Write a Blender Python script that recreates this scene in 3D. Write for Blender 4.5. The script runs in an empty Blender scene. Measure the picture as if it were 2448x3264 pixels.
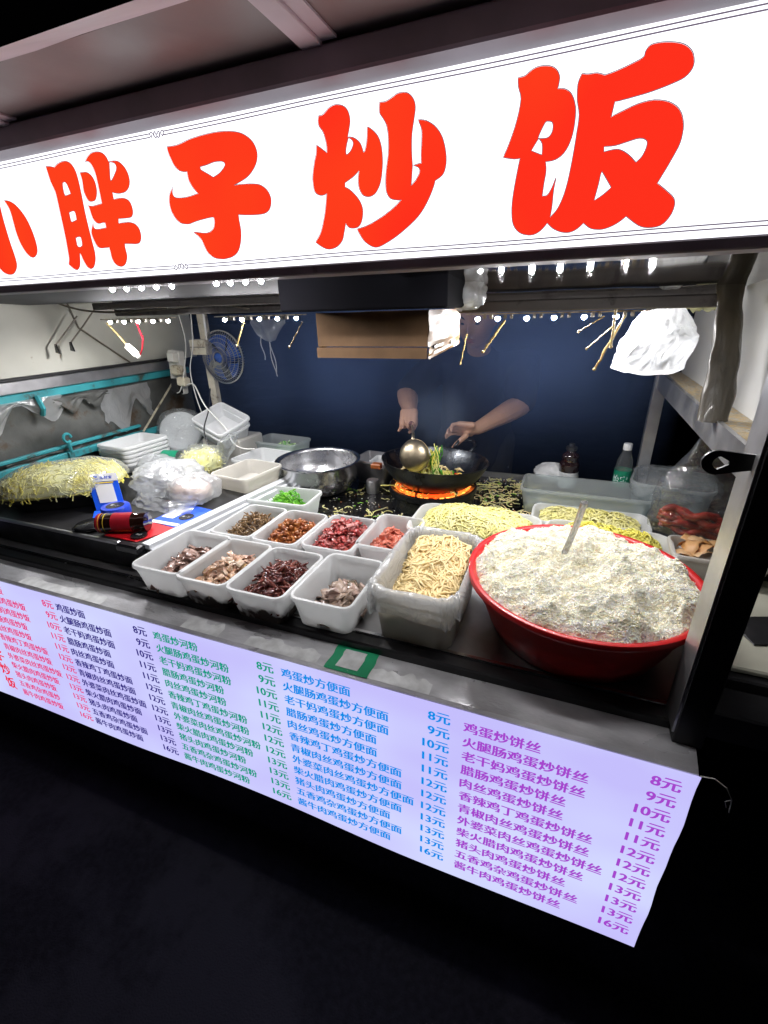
import bpy, math, random
import numpy as np
from mathutils import Vector, Matrix, noise
random.seed(7); rng = np.random.default_rng(7)
D = bpy.data; SC = bpy.context.scene; COL = SC.collection
# ---------------- camera, world, exposure ----------------
cam_d = D.cameras.new('camera'); cam = D.objects.new('camera', cam_d); COL.objects.link(cam)
cam_d.sensor_fit = 'VERTICAL'; cam_d.sensor_height = 36; cam_d.sensor_width = 27; cam_d.lens = 16.0
cam_d.clip_start = 0.02; cam_d.clip_end = 300
right = Vector((0.93076521, 0.36473505, -0.02538627)); up = Vector((-0.12706834, 0.38780734, 0.91293981)); fwd = Vector((-0.34282613, 0.84650683, -0.40730386))
cam.matrix_world = Matrix(((right.x, up.x, -fwd.x, 0), (right.y, up.y, -fwd.y, 0), (right.z, up.z, -fwd.z, 1.5), (0, 0, 0, 1)))
SC.camera = cam
W = D.worlds.new('World'); SC.world = W; W.use_nodes = True
_n = W.node_tree.nodes; _sky = _n.new('ShaderNodeTexSky'); _sky.sky_type = 'NISHITA'; _sky.sun_disc = False
_sky.sun_elevation = math.radians(-4); _sky.sun_rotation = math.radians(160)
_n['Background'].inputs[1].default_value = 0.02
W.node_tree.links.new(_sky.outputs[0], _n['Background'].inputs[0])
vs = SC.view_settings; vs.view_transform = 'Standard'; vs.look = 'None'; vs.exposure = 0.0; vs.gamma = 1.0; vs.use_curve_mapping = False
SC.render.engine = 'CYCLES'
cy = SC.cycles; cy.use_denoising = True; cy.max_bounces = 8; cy.diffuse_bounces = 5; cy.glossy_bounces = 4; cy.transmission_bounces = 6; cy.transparent_max_bounces = 16; cy.volume_bounces = 1
cy.sample_clamp_indirect = 6.0; cy.volume_step_rate = 2.0; cy.caustics_reflective = False; cy.caustics_refractive = False
try: cy.denoiser = 'OPENIMAGEDENOISE'
except Exception: pass

# ---------------- materials ----------------
def newmat(name):
    m = D.materials.new(name); m.use_nodes = True
    return m, m.node_tree.nodes, m.node_tree.links
def pm(name, col, rough=0.5, metal=0.0, var=0.0, scale=20, bump=0.0, bscale=60, col2=None, stretch=None, spec=0.5, transm=0.0, trl=0.0, alpha=1.0, coat=0.0, dirt=None, dscale=6, dthr=0.6, rvar=0.0, randcol=None, sss=0.0, emis=None, estr=0.0, detail=5):
    """principled with object space noise variation, dirt, bump; trl mixes in translucency"""
    m, n, l = newmat(name); b = n['Principled BSDF']
    b.inputs['Base Color'].default_value = (*col, 1); b.inputs['Roughness'].default_value = rough; b.inputs['Metallic'].default_value = metal
    b.inputs['Specular IOR Level'].default_value = spec; b.inputs['Transmission Weight'].default_value = transm; b.inputs['Coat Weight'].default_value = coat
    if alpha < 1: b.inputs['Alpha'].default_value = alpha
    if emis: b.inputs['Emission Color'].default_value = (*emis, 1); b.inputs['Emission Strength'].default_value = estr
    if sss: b.inputs['Subsurface Weight'].default_value = sss; b.inputs['Subsurface Radius'].default_value = (.01, .006, .004) if 'skin' in name else (.010, .009, .007)
    tc = n.new('ShaderNodeTexCoord'); mp = n.new('ShaderNodeMapping'); l.new(tc.outputs['Object'], mp.inputs[0])
    if stretch: mp.inputs['Scale'].default_value = stretch
    cur = None
    if randcol:
        oi = n.new('ShaderNodeObjectInfo'); cr = n.new('ShaderNodeValToRGB'); e = cr.color_ramp.elements
        e[0].color = (*randcol[0], 1); e[1].color = (*randcol[-1], 1)
        for i, c in enumerate(randcol[1:-1]): e.new((i+1)/(len(randcol)-1)).color = (*c, 1)
        l.new(oi.outputs['Random'], cr.inputs[0]); cur = cr.outputs[0]
    if var or col2:
        t = n.new('ShaderNodeTexNoise'); t.inputs['Scale'].default_value = scale; t.inputs['Detail'].default_value = detail; l.new(mp.outputs[0], t.inputs[0])
        mr = n.new('ShaderNodeMapRange'); mr.inputs[1].default_value = .35; mr.inputs[2].default_value = .65; l.new(t.outputs[0], mr.inputs[0])
        mx = n.new('ShaderNodeMix'); mx.data_type = 'RGBA'; l.new(mr.outputs[0], mx.inputs[0])
        c2 = col2 or tuple(c*(1-var) for c in col)
        if cur:
            l.new(cur, mx.inputs[6])
            ml = n.new('ShaderNodeMix'); ml.data_type = 'RGBA'; ml.blend_type = 'MULTIPLY'; ml.inputs[0].default_value = 1; l.new(cur, ml.inputs[6]); ml.inputs[7].default_value = (1-var, 1-var, 1-var, 1)
            l.new(ml.outputs[2], mx.inputs[7])
        else:
            mx.inputs[6].default_value = (*col, 1); mx.inputs[7].default_value = (*c2, 1)
        cur = mx.outputs[2]
    if dirt:
        t = n.new('ShaderNodeTexNoise'); t.inputs['Scale'].default_value = dscale; t.inputs['Detail'].default_value = 8; t.inputs['Roughness'].default_value = .7; l.new(tc.outputs['Object'], t.inputs[0])
        mr = n.new('ShaderNodeMapRange'); mr.inputs[1].default_value = dthr; mr.inputs[2].default_value = dthr+.08; l.new(t.outputs[0], mr.inputs[0])
        mx = n.new('ShaderNodeMix'); mx.data_type = 'RGBA'; l.new(mr.outputs[0], mx.inputs[0]); mx.inputs[7].default_value = (*dirt, 1)
        if cur: l.new(cur, mx.inputs[6])
        else: mx.inputs[6].default_value = (*col, 1)
        cur = mx.outputs[2]
    if cur: l.new(cur, b.inputs['Base Color'])
    if rvar:
        t = n.new('ShaderNodeTexNoise'); t.inputs['Scale'].default_value = 9; t.inputs['Detail'].default_value = 6; l.new(mp.outputs[0], t.inputs[0])
        mr = n.new('ShaderNodeMapRange'); mr.inputs[1].default_value = .3; mr.inputs[2].default_value = .7; mr.inputs[3].default_value = max(.02, rough-rvar); mr.inputs[4].default_value = rough+rvar; l.new(t.outputs[0], mr.inputs[0]); l.new(mr.outputs[0], b.inputs['Roughness'])
    if bump:
        t = n.new('ShaderNodeTexNoise'); t.inputs['Scale'].default_value = bscale; t.inputs['Detail'].default_value = 4; l.new(mp.outputs[0], t.inputs[0])
        bp = n.new('ShaderNodeBump'); bp.inputs['Strength'].default_value = min(1, bump); bp.inputs['Distance'].default_value = .002*max(1, bump); l.new(t.outputs[0], bp.inputs['Height']); l.new(bp.outputs[0], b.inputs['Normal'])
    if trl:
        tr = n.new('ShaderNodeBsdfTranslucent'); tr.inputs[0].default_value = (*[min(1, c*1.05) for c in col], 1)
        ms = n.new('ShaderNodeMixShader'); ms.inputs[0].default_value = trl; l.new(b.outputs[0], ms.inputs[1]); l.new(tr.outputs[0], ms.inputs[2])
        l.new(ms.outputs[0], n['Material Output'].inputs[0])
    return m
def emit(name, col, s, col2=None, scale=2.0, stretch=(1, 1, 1), lo=.4, hi=.6):
    m, n, l = newmat(name); n.remove(n['Principled BSDF']); e = n.new('ShaderNodeEmission'); e.inputs[0].default_value = (*col, 1); e.inputs[1].default_value = s
    if col2:
        tc = n.new('ShaderNodeTexCoord'); mp = n.new('ShaderNodeMapping'); mp.inputs['Scale'].default_value = stretch; t = n.new('ShaderNodeTexNoise'); t.inputs['Scale'].default_value = scale; t.inputs['Detail'].default_value = 2
        mr = n.new('ShaderNodeMapRange'); mr.inputs[1].default_value = lo; mr.inputs[2].default_value = hi; mx = n.new('ShaderNodeMix'); mx.data_type = 'RGBA'
        l.new(tc.outputs['Object'], mp.inputs[0]); l.new(mp.outputs[0], t.inputs[0]); l.new(t.outputs[0], mr.inputs[0]); l.new(mr.outputs[0], mx.inputs[0])
        mx.inputs[6].default_value = (*col, 1); mx.inputs[7].default_value = (*col2, 1); l.new(mx.outputs[2], e.inputs[0])
    l.new(e.outputs[0], n['Material Output'].inputs[0]); return m
def filmmat(name, tint=(.95, .97, .98), clear=.6, white=.35, rough=.12, bump=.6, bscale=25):
    """thin crinkled plastic film: part see-through, part glossy, part milky"""
    m, n, l = newmat(name); n.remove(n['Principled BSDF'])
    tp = n.new('ShaderNodeBsdfTransparent'); tp.inputs[0].default_value = (*tint, 1)
    df = n.new('ShaderNodeBsdfDiffuse'); df.inputs[0].default_value = (.90, .92, .93, 1); tl = n.new('ShaderNodeBsdfTranslucent'); tl.inputs[0].default_value = (.92, .94, .95, 1)
    gl = n.new('ShaderNodeBsdfGlossy'); gl.inputs['Roughness'].default_value = rough
    a = n.new('ShaderNodeMixShader'); a.inputs[0].default_value = .6; l.new(df.outputs[0], a.inputs[1]); l.new(tl.outputs[0], a.inputs[2])
    b = n.new('ShaderNodeMixShader'); b.inputs[0].default_value = white; l.new(tp.outputs[0], b.inputs[1]); l.new(a.outputs[0], b.inputs[2])
    lw = n.new('ShaderNodeLayerWeight'); lw.inputs[0].default_value = .35
    mr = n.new('ShaderNodeMapRange'); mr.inputs[3].default_value = .04; mr.inputs[4].default_value = .38; l.new(lw.outputs['Facing'], mr.inputs[0])
    c = n.new('ShaderNodeMixShader'); l.new(mr.outputs[0], c.inputs[0]); l.new(b.outputs[0], c.inputs[1]); l.new(gl.outputs[0], c.inputs[2])
    tc = n.new('ShaderNodeTexCoord'); t = n.new('ShaderNodeTexNoise'); t.inputs['Scale'].default_value = bscale; t.inputs['Detail'].default_value = 3; t.inputs['Distortion'].default_value = 1.2; l.new(tc.outputs['Object'], t.inputs[0])
    bp = n.new('ShaderNodeBump'); bp.inputs['Strength'].default_value = bump; bp.inputs['Distance'].default_value = .02; l.new(t.outputs[0], bp.inputs['Height'])
    for s in (df, gl, tl): l.new(bp.outputs[0], s.inputs['Normal'])
    l.new(bp.outputs[0], lw.inputs['Normal'])
    l.new(c.outputs[0], n['Material Output'].inputs[0]); return m

M = {}
M['asphalt'] = pm('asphalt', (.011, .0105, .015), .9, var=.5, scale=60, bump=1, bscale=220, spec=.2, dirt=(.018, .017, .023), dscale=1.2, dthr=.5)
M['black_metal'] = pm('black painted metal', (.018, .018, .02), .38, var=.4, scale=15, bump=.2)
M['dark_face'] = pm('dark greasy steel', (.07, .07, .075), .45, .6, var=.5, scale=12, rvar=.15)
M['steel'] = pm('brushed stainless steel', (.56, .56, .57), .36, .9, var=.12, scale=30, stretch=(1, 1, 1), rvar=.08, dirt=(.36, .33, .28), dscale=22, dthr=.68)
M['steel_clean'] = pm('polished steel', (.78, .78, .79), .22, 1, var=.12, scale=8, rvar=.07)
M['ledge_steel'] = pm('scuffed stainless ledge', (.54, .54, .56), .36, .35, var=.45, scale=7, stretch=(1, 2, 2), rvar=.14, dirt=(.62, .62, .62), dscale=13, dthr=.63, bump=.3, bscale=90)
M['griddle'] = pm('greasy griddle steel', (.09, .088, .09), .26, .9, var=.5, scale=10, rvar=.12, dirt=(.02, .018, .015), dscale=5, dthr=.52)
M['hood'] = pm('mirror steel hood', (.22, .20, .17), .06, 1, var=.35, scale=4, stretch=(.4, 3, 3), rvar=.03, dirt=(.09, .065, .03), dscale=5, dthr=.57)
M['tub_white'] = pm('white polypropylene', (.82, .83, .83), .35, var=.08, scale=14, trl=.52, dirt=(.4, .35, .27), dscale=24, dthr=.665, spec=.4)
M['tub_grey'] = pm('stained white plastic', (.74, .72, .67), .4, var=.15, scale=10, trl=.5, dirt=(.18, .15, .12), dscale=14, dthr=.66)
M['tub_clear'] = filmmat('clear tub plastic', (.86, .93, .93), white=.34, rough=.2, bump=.05, bscale=8)
M['strip_white'] = pm('white plastic channel', (.72, .74, .77), .3, var=.12, scale=20, stretch=(1, .2, 1), trl=.15)
M['cream_panel'] = pm('grimy cream panel', (.50, .50, .44), .55, var=.22, scale=3, dirt=(.22, .18, .12), dscale=7, dthr=.66, rvar=.1, bump=.15)
M['white_panel'] = pm('milky white panel', (.62, .62, .60), .36, var=.12, scale=3, dirt=(.2, .17, .12), dscale=60, dthr=.74)
M['teal'] = pm('turquoise paint', (.035, .29, .33), .5, var=.4, scale=9, dirt=(.05, .055, .045), dscale=9, dthr=.56, bump=.4)
M['grime'] = pm('torn grimy sheet', (.028, .028, .026), .6, col2=(.095, .10, .095), scale=5, dirt=(.055, .035, .02), dscale=5.0, dthr=.55, bump=1.5, bscale=18, rvar=.2)
M['film'] = filmmat('clear plastic film', white=.16, bump=.9, bscale=30)
M['film_thin'] = filmmat('thin cling film', white=.24, bump=1.0, bscale=13, rough=.2)
M['film_thin2'] = filmmat('clear shiny bag film', white=.05, bump=.9, bscale=20, rough=.1)
M['film_milky'] = filmmat('milky plastic film', white=.42, bump=.55, bscale=16, rough=.22)
M['film_bag'] = filmmat('white carrier bag film', (.95, .96, .98), white=.55, bump=.9, bscale=18, rough=.25)
M['red_plastic'] = pm('red basin plastic', (.62, .018, .02), .32, var=.12, scale=10, trl=.12, coat=.2)
M['rice'] = pm('cooked rice', (.90, .86, .70), .7, var=.10, scale=30, col2=(.91, .89, .80), spec=.12, sss=.9)
M['rice_base'] = pm('rice mass', (.88, .84, .64), .7, var=.2, scale=40, col2=(.90, .87, .76), bump=.5, bscale=180)
M['noodle_y'] = pm('yellow noodles', (.78, .73, .26), .4, var=.2, scale=30, trl=.1, col2=(.76, .72, .38))
M['noodle_g'] = pm('yellow wrapped noodles', (.90, .80, .12), .4, var=.2, scale=14, trl=.2, col2=(.80, .80, .42))
M['noodle_c'] = pm('cream noodles', (.90, .74, .40), .42, var=.2, scale=25, trl=.1, col2=(.86, .66, .32))
M['shred'] = pm('yellow shreds', (.90, .82, .12), .45, var=.25, scale=30, trl=.25, col2=(.84, .82, .25))
M['cardboard'] = pm('brown cardboard', (.24, .14, .07), .8, var=.2, scale=25, dirt=(.16, .09, .03), dscale=14, dthr=.6, bump=.2)
M['cardboard_greasy'] = pm('oily cardboard flap', (.30, .16, .045), .5, var=.45, scale=6, dirt=(.10, .04, .01), dscale=30, dthr=.66)
M['wok'] = pm('blackened wok iron', (.035, .038, .042), .3, .75, var=.5, scale=12, rvar=.15, bump=.4)
M['ladle'] = pm('oily ladle steel', (.62, .52, .36), .36, 1, var=.4, scale=18, rvar=.1)
M['wood_red'] = pm('dark red wood', (.16, .04, .03), .5, var=.3)
M['skin'] = pm('skin', (.52, .30, .20), .5, var=.12, scale=16, sss=.08, bump=.3, bscale=160)
M['shirt'] = pm('navy cotton', (.005, .006, .014), .9, var=.2, scale=60, bump=.6, bscale=300)
M['trouser'] = pm('dark trousers', (.01, .01, .012), .9)
M['hair'] = pm('black hair', (.012, .011, .011), .55, bump=1, bscale=200, stretch=(1, 1, .2))
M['lip'] = pm('lips', (.36, .13, .11), .45)
M['white_plastic'] = pm('white device plastic', (.70, .69, .64), .4, var=.15, scale=14, dirt=(.25, .2, .13), dscale=18, dthr=.6)
M['yellowed'] = pm('yellowed plastic', (.58, .53, .40), .45, var=.25, scale=16, dirt=(.18, .13, .07), dscale=16, dthr=.57)
M['black_plastic'] = pm('black plastic', (.012, .012, .014), .25, var=.2)
M['cable_white'] = pm('white cable', (.62, .62, .58), .5)
M['cable_grease'] = pm('greasy yellow string', (.34, .25, .09), .5, var=.4, scale=60, bump=1, bscale=200)
M['cable_dark'] = pm('greasy dark string', (.16, .14, .11), .6, var=.4, scale=60)
M['fan_blue'] = pm('blue translucent blade', (.03, .10, .42), .2, trl=.35)
M['pinkish'] = pm('pink dough seen through film', (.75, .55, .45), .6, var=.3, scale=12)
M['chrome'] = pm('greasy chrome wire', (.55, .52, .45), .3, 1, var=.3)
M['blue_card'] = pm('bright blue card', (.01, .10, .75), .35, coat=.2)
M['blue_puck'] = pm('blue speaker plastic', (.008, .05, .55), .3, coat=.3)
M['white_print'] = pm('white print', (.8, .8, .8), .4)
M['yellow_print'] = pm('yellow print', (.85, .65, .05), .4)
M['red_card'] = pm('red card', (.62, .012, .02), .35, coat=.2)
M['red_label'] = pm('dark red label', (.36, .008, .02), .4, var=.2, scale=60)
M['green_label'] = pm('green label', (.004, .19, .10), .35)
M['green_sticker'] = pm('green sticker', (.005, .26, .11), .4, var=.2, scale=12, dirt=(.45, .45, .43), dscale=14, dthr=.62)
M['sticker_white'] = pm('pale worn sticker', (.62, .63, .63), .5, var=.3, scale=30)
M['soy'] = pm('dark soy bottle', (.018, .006, .004), .08, spec=.7, coat=.6)
M['water'] = filmmat('clear bottle plastic', (.93, .97, .97), white=.12, rough=.06, bump=.2, bscale=14)
M['spoon_steel'] = pm('dull spoon steel', (.42, .42, .43), .22, 1, var=.4, scale=60, stretch=(4, 4, .3))
M['bowl_steel'] = pm('satin bowl steel', (.80, .80, .81), .24, 1, var=.12, scale=8, rvar=.06)
M['wok_inner'] = pm('scraped wok steel', (.16, .17, .18), .24, 1, var=.5, scale=14, rvar=.1, bump=1.5, bscale=16)
M['cap'] = pm('white screw cap', (.75, .76, .76), .4)
M['led'] = emit('led bead', (1.0, .98, 1.0), 560)
M['led_strip'] = pm('led strip carrier', (.55, .5, .4), .5, dirt=(.2, .15, .08), dscale=40, dthr=.5)
M['sign_face'] = emit('backlit sign face', (1.12, 1.14, 1.20), 1.45, col2=(.60, .68, .82), scale=1.3, stretch=(1, 1, 2), lo=.58, hi=.78)
M['sign_red'] = emit('backlit red film', (1.0, .052, .012), 1.0, col2=(1.0, .030, .012), scale=3)
M['sign_outline'] = pm('grey outline print', (.10, .09, .11), .5, emis=(.17, .13, .19), estr=.9)
M['menu_face'] = emit('backlit menu face', (.56, .52, .98), 1.0, col2=(.66, .70, 1.03), scale=2.2, stretch=(1, 1, 1.5), lo=.35, hi=.65)
def ink(name, c): return emit(name, c, 1.0)
M['ink0'] = ink('pink menu ink', (.80, .05, .22)); M['ink1'] = ink('navy menu ink', (.028, .018, .22)); M['ink2'] = ink('green menu ink', (.002, .33, .22))
M['ink3'] = ink('cyan menu ink', (.002, .27, .84)); M['inkR'] = emit('red menu ink', (.85, .012, .05), 1.0)
def ink4():
    m, n, l = newmat('purple menu ink'); n.remove(n['Principled BSDF']); e = n.new('ShaderNodeEmission'); tc = n.new('ShaderNodeTexCoord'); sp = n.new('ShaderNodeSeparateXYZ'); cr = n.new('ShaderNodeValToRGB')
    mr = n.new('ShaderNodeMapRange'); mr.inputs[1].default_value = -.11; mr.inputs[2].default_value = .16
    l.new(tc.outputs['Object'], sp.inputs[0]); l.new(sp.outputs[0], mr.inputs[0]); l.new(mr.outputs[0], cr.inputs[0]); cr.color_ramp.elements[0].color = (.10, .012, .13, 1); cr.color_ramp.elements[1].color = (.38, .06, .62, 1)
    l.new(cr.outputs[0], e.inputs[0]); l.new(e.outputs[0], n['Material Output'].inputs[0]); return m
M['ink4'] = ink4()
M['housing'] = pm('mauve grey beam paint', (.26, .22, .26), .5, var=.3, scale=9, dirt=(.06, .05, .06), dscale=12, dthr=.66)
M['canopy'] = pm('grey canopy sheet', (.33, .31, .29), .45, var=.25, scale=4, rvar=.1, bump=.2)
M['canopy_lip'] = pm('pale canopy edge', (.84, .80, .84), .5, 0, spec=.2, var=.25, scale=6, rvar=.12, dirt=(.3, .25, .28), dscale=20, dthr=.66, bump=.35, bscale=30)
M['inner_dark'] = pm('sooty inner roof', (.028, .026, .034), .7, var=.4, scale=6)
M['matt_black'] = pm('matt black box', (.006, .006, .008), .9, spec=.05)
M['beam_grime'] = pm('grimy beam', (.10, .09, .085), .55, var=.4, scale=9, stretch=(.5, 2, 2), dirt=(.04, .03, .03), dscale=10, dthr=.54)
M['fire'] = emit('flame tongues', (1.0, .08, .01), 3.5, col2=(1.0, .38, .06), scale=26)
M['embers'] = emit('red hot ring', (1.0, .17, .02), 3.2, col2=(.85, .05, .006), scale=9)
M['rag_brown'] = pm('grease soaked wrap', (.07, .058, .036), .42, var=.5, scale=9, stretch=(3, 3, .6), dirt=(.30, .26, .17), dscale=9, dthr=.66, bump=2.5, bscale=14, coat=.12)
M['rag_olive'] = pm('olive rag', (.25, .24, .10), .6, var=.4, scale=20, bump=1)
M['speckle'] = pm('rail top with spilled crumbs', (.40, .38, .33), .5, .3, col2=(.50, .36, .16), scale=90, dirt=(.09, .07, .04), dscale=70, dthr=.58, bump=2, bscale=150)
M['cream_board'] = pm('cream chopping board', (.55, .54, .44), .5, var=.2, scale=5, dirt=(.25, .22, .14), dscale=5, dthr=.64)
M['sausage_bag'] = pm('dark red sausages', (.36, .035, .025), .3, var=.5, scale=30, coat=.4, bump=.8)
M['peel'] = pm('orange onion peel', (.66, .34, .12), .4, trl=.4, randcol=[(.70, .34, .10), (.75, .55, .30), (.55, .22, .08)])
def foodm(name, cols, rough=.32, var=.35, coat=.25, scale=70, bump=.8):
    return pm(name, cols[0], rough, var=var, scale=scale, coat=coat, bump=bump, bscale=120, randcol=cols)
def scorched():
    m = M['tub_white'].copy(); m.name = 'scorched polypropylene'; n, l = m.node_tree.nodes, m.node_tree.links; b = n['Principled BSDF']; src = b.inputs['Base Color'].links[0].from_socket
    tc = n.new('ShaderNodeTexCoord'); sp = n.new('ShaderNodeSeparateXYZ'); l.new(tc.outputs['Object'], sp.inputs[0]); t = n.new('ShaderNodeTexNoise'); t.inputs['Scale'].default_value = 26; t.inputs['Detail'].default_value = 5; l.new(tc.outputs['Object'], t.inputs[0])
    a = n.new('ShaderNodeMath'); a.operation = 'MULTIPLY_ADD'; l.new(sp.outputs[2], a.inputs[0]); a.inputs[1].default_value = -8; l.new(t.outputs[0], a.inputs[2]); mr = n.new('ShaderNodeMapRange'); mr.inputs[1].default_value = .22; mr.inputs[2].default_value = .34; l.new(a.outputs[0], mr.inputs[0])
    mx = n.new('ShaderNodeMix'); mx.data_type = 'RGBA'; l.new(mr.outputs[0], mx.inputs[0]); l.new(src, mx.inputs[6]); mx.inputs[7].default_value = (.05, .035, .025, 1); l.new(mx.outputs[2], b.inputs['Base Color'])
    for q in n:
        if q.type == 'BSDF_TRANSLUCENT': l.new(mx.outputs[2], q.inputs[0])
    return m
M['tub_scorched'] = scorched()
F = {
 'greymeat': foodm('pinkish brown meat', [(.30, .17, .13), (.42, .27, .22), (.22, .12, .09), (.36, .22, .18)]),
 'fatmeat': foodm('fatty pork slices', [(.62, .42, .26), (.55, .30, .22), (.66, .52, .38), (.45, .22, .13), (.60, .40, .18)]),
 'redstrip': foodm('dark red strips', [(.13, .022, .016), (.20, .045, .03), (.07, .012, .014), (.26, .07, .04)], rough=.25, coat=.5),
 'beef': foodm('pale beef slices', [(.42, .29, .23), (.34, .22, .18), (.48, .35, .28), (.30, .21, .14)]),
 'shreds': foodm('brown pickle shreds', [(.22, .12, .045), (.32, .19, .08), (.13, .07, .03), (.40, .26, .12)]),
 'chunk': foodm('orange brown chunks', [(.42, .12, .025), (.30, .07, .015), (.52, .19, .04), (.22, .05, .012)]),
 'sausage': foodm('red cured sausage', [(.45, .035, .035), (.55, .10, .09), (.36, .02, .02), (.62, .26, .24), (.42, .05, .03)], coat=.5, rough=.25),
 'ham': foodm('ham sausage coins', [(.68, .19, .12), (.62, .15, .09), (.72, .24, .16)], var=.12, scale=20, bump=.2),
 'pepper': foodm('green pepper strips', [(.10, .42, .02), (.20, .55, .03), (.05, .28, .015), (.30, .62, .08)], coat=.4, var=.2, rough=.25),
 'scallion': foodm('chopped scallion', [(.08, .30, .05), (.45, .60, .30), (.04, .20, .03), (.70, .76, .62)], var=.2),
 'leaf': foodm('dark dried leaf', [(.09, .065, .03), (.13, .09, .05)]),
}

# ---------------- geometry helpers ----------------
class MB:
    def __init__(s): s.v = []; s.f = []; s.mi = []
    def add(s, V, Fc, mi=0):
        o = len(s.v); s.v.extend([tuple(p) for p in V]); s.f.extend([tuple(i+o for i in f) for f in Fc]); s.mi.extend([mi]*len(Fc)); return s
    def box(s, x0, x1, y0, y1, z0, z1, mi=0, bev=0.0, T=None):
        if bev > 0:
            b = bev; V = []; 
            for z, i in ((z0, b), (z0+b, 0), (z1-b, 0), (z1, b)):
                V += [(x0+i+b*.4*(i == 0), y0+i, z), (x1-i-b*.4*(i == 0), y0+i, z), (x1-i, y0+i+b*.4*(i == 0), z), (x1-i, y1-i-b*.4*(i == 0), z), (x1-i-b*.4*(i == 0), y1-i, z), (x0+i+b*.4*(i == 0), y1-i, z), (x0+i, y1-i-b*.4*(i == 0), z), (x0+i, y0+i+b*.4*(i == 0), z)]
            Fc = [tuple(range(7, -1, -1)), tuple(range(24, 32))]
            for r in range(3):
                for k in range(8): Fc.append((r*8+k, r*8+(k+1) % 8, r*8+8+(k+1) % 8, r*8+8+k))
        else:
            V = [(x, y, z) for z in (z0, z1) for (x, y) in ((x0, y0), (x1, y0), (x1, y1), (x0, y1))]
            Fc = [(3, 2, 1, 0), (4, 5, 6, 7), (0, 1, 5, 4), (1, 2, 6, 5), (2, 3, 7, 6), (3, 0, 4, 7)]
        if T is not None: V = [tuple(T @ Vector(p)) for p in V]
        return s.add(V, Fc, mi)
    def rings(s, R, close=True, cap0=False, cap1=False, mi=0):
        n = len(R[0]); V = [p for r in R for p in r]; Fc = []
        for i in range(len(R)-1):
            for k in range(n if close else n-1):
                Fc.append((i*n+k, i*n+(k+1) % n, (i+1)*n+(k+1) % n, (i+1)*n+k))
        if cap0: Fc.append(tuple(range(n-1, -1, -1)))
        if cap1: Fc.append(tuple((len(R)-1)*n+k for k in range(n)))
        return s.add(V, Fc, mi)
    def lathe(s, prof, c=(0, 0, 0), seg=32, mi=0, T=None):
        R = [[(c[0]+r*math.cos(2*math.pi*k/seg), c[1]+r*math.sin(2*math.pi*k/seg), c[2]+z) for k in range(seg)] for r, z in prof]
        if T is not None: R = [[tuple(T @ Vector(p)) for p in r] for r in R]
        return s.rings(R, True, mi=mi)
    def tube(s, pts, r, sides=6, cap=True, mi=0, flat=1.0):
        pts = [Vector(p) for p in pts]; R = []; n0 = None
        for i, p in enumerate(pts):
            t = (pts[min(i+1, len(pts)-1)]-pts[max(i-1, 0)]); t = t.normalized() if t.length > 1e-9 else Vector((0, 0, 1))
            if n0 is None: n0 = t.orthogonal().normalized()
            n0 = (n0-t*n0.dot(t)); n0 = n0.normalized() if n0.length > 1e-6 else t.orthogonal().normalized()
            b = t.cross(n0); rr = r[i] if isinstance(r, (list, tuple)) else r
            R.append([p+(n0*math.cos(2*math.pi*k/sides)+b*math.sin(2*math.pi*k/sides)*flat)*rr for k in range(sides)])
        return s.rings(R, True, cap, cap, mi)
    def grid(s, nu, nv, fn, mi=0):
        V = [fn(i/(nu-1), j/(nv-1)) for j in range(nv) for i in range(nu)]
        return s.add(V, [(j*nu+i, j*nu+i+1, (j+1)*nu+i+1, (j+1)*nu+i) for j in range(nv-1) for i in range(nu-1)], mi)
    def build(s, name, mat, parent=None, smooth=False, loc=None, angle=None):
        """link as one object; vertices are world coordinates (made local to the parent or to loc)"""
        off = Vector(loc) if loc is not None else (Vector(parent.location) if parent is not None and parent.parent is None else Vector((0, 0, 0)))
        if parent is not None and parent.parent is not None: off = Vector(parent.parent.location)+Vector(parent.location)
        me = D.meshes.new(name); me.from_pydata([(p[0]-off.x, p[1]-off.y, p[2]-off.z) for p in s.v], [], s.f)
        for m_ in (mat if isinstance(mat, (list, tuple)) else [mat]): me.materials.append(m_)
        if any(s.mi): me.polygons.foreach_set('material_index', s.mi)
        if smooth: me.polygons.foreach_set('use_smooth', [True]*len(me.polygons))
        if smooth and angle:
            try: me.set_sharp_from_angle(angle=math.radians(angle))
            except Exception: pass
        me.update()
        o = D.objects.new(name, me); COL.objects.link(o)
        if loc is not None: o.location = loc
        if parent is not None: o.parent = parent
        return o
def tag(o, label=None, cat=None, group=None, kind=None):
    if label: o['label'] = label
    if cat: o['category'] = cat
    if group: o['group'] = group
    if kind: o['kind'] = kind
    return o
def thing(name, label, cat, loc, group=None):
    o = D.objects.new(name, None); o.empty_display_size = .05; COL.objects.link(o); o.location = loc
    return tag(o, label, cat, group)
def nz(x, y, z=0.0, s=1.0): return noise.noise(Vector((x*s, y*s, z*s)))
def rrect(hx, hy, r, n=4):
    P = []
    for cx_, cy_, a0 in ((hx-r, hy-r, 0), (-hx+r, hy-r, 90), (-hx+r, -hy+r, 180), (hx-r, -hy+r, 270)):
        for k in range(n+1):
            a = math.radians(a0+90*k/n); P.append((cx_+r*math.cos(a), cy_+r*math.sin(a)))
    return P
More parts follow.
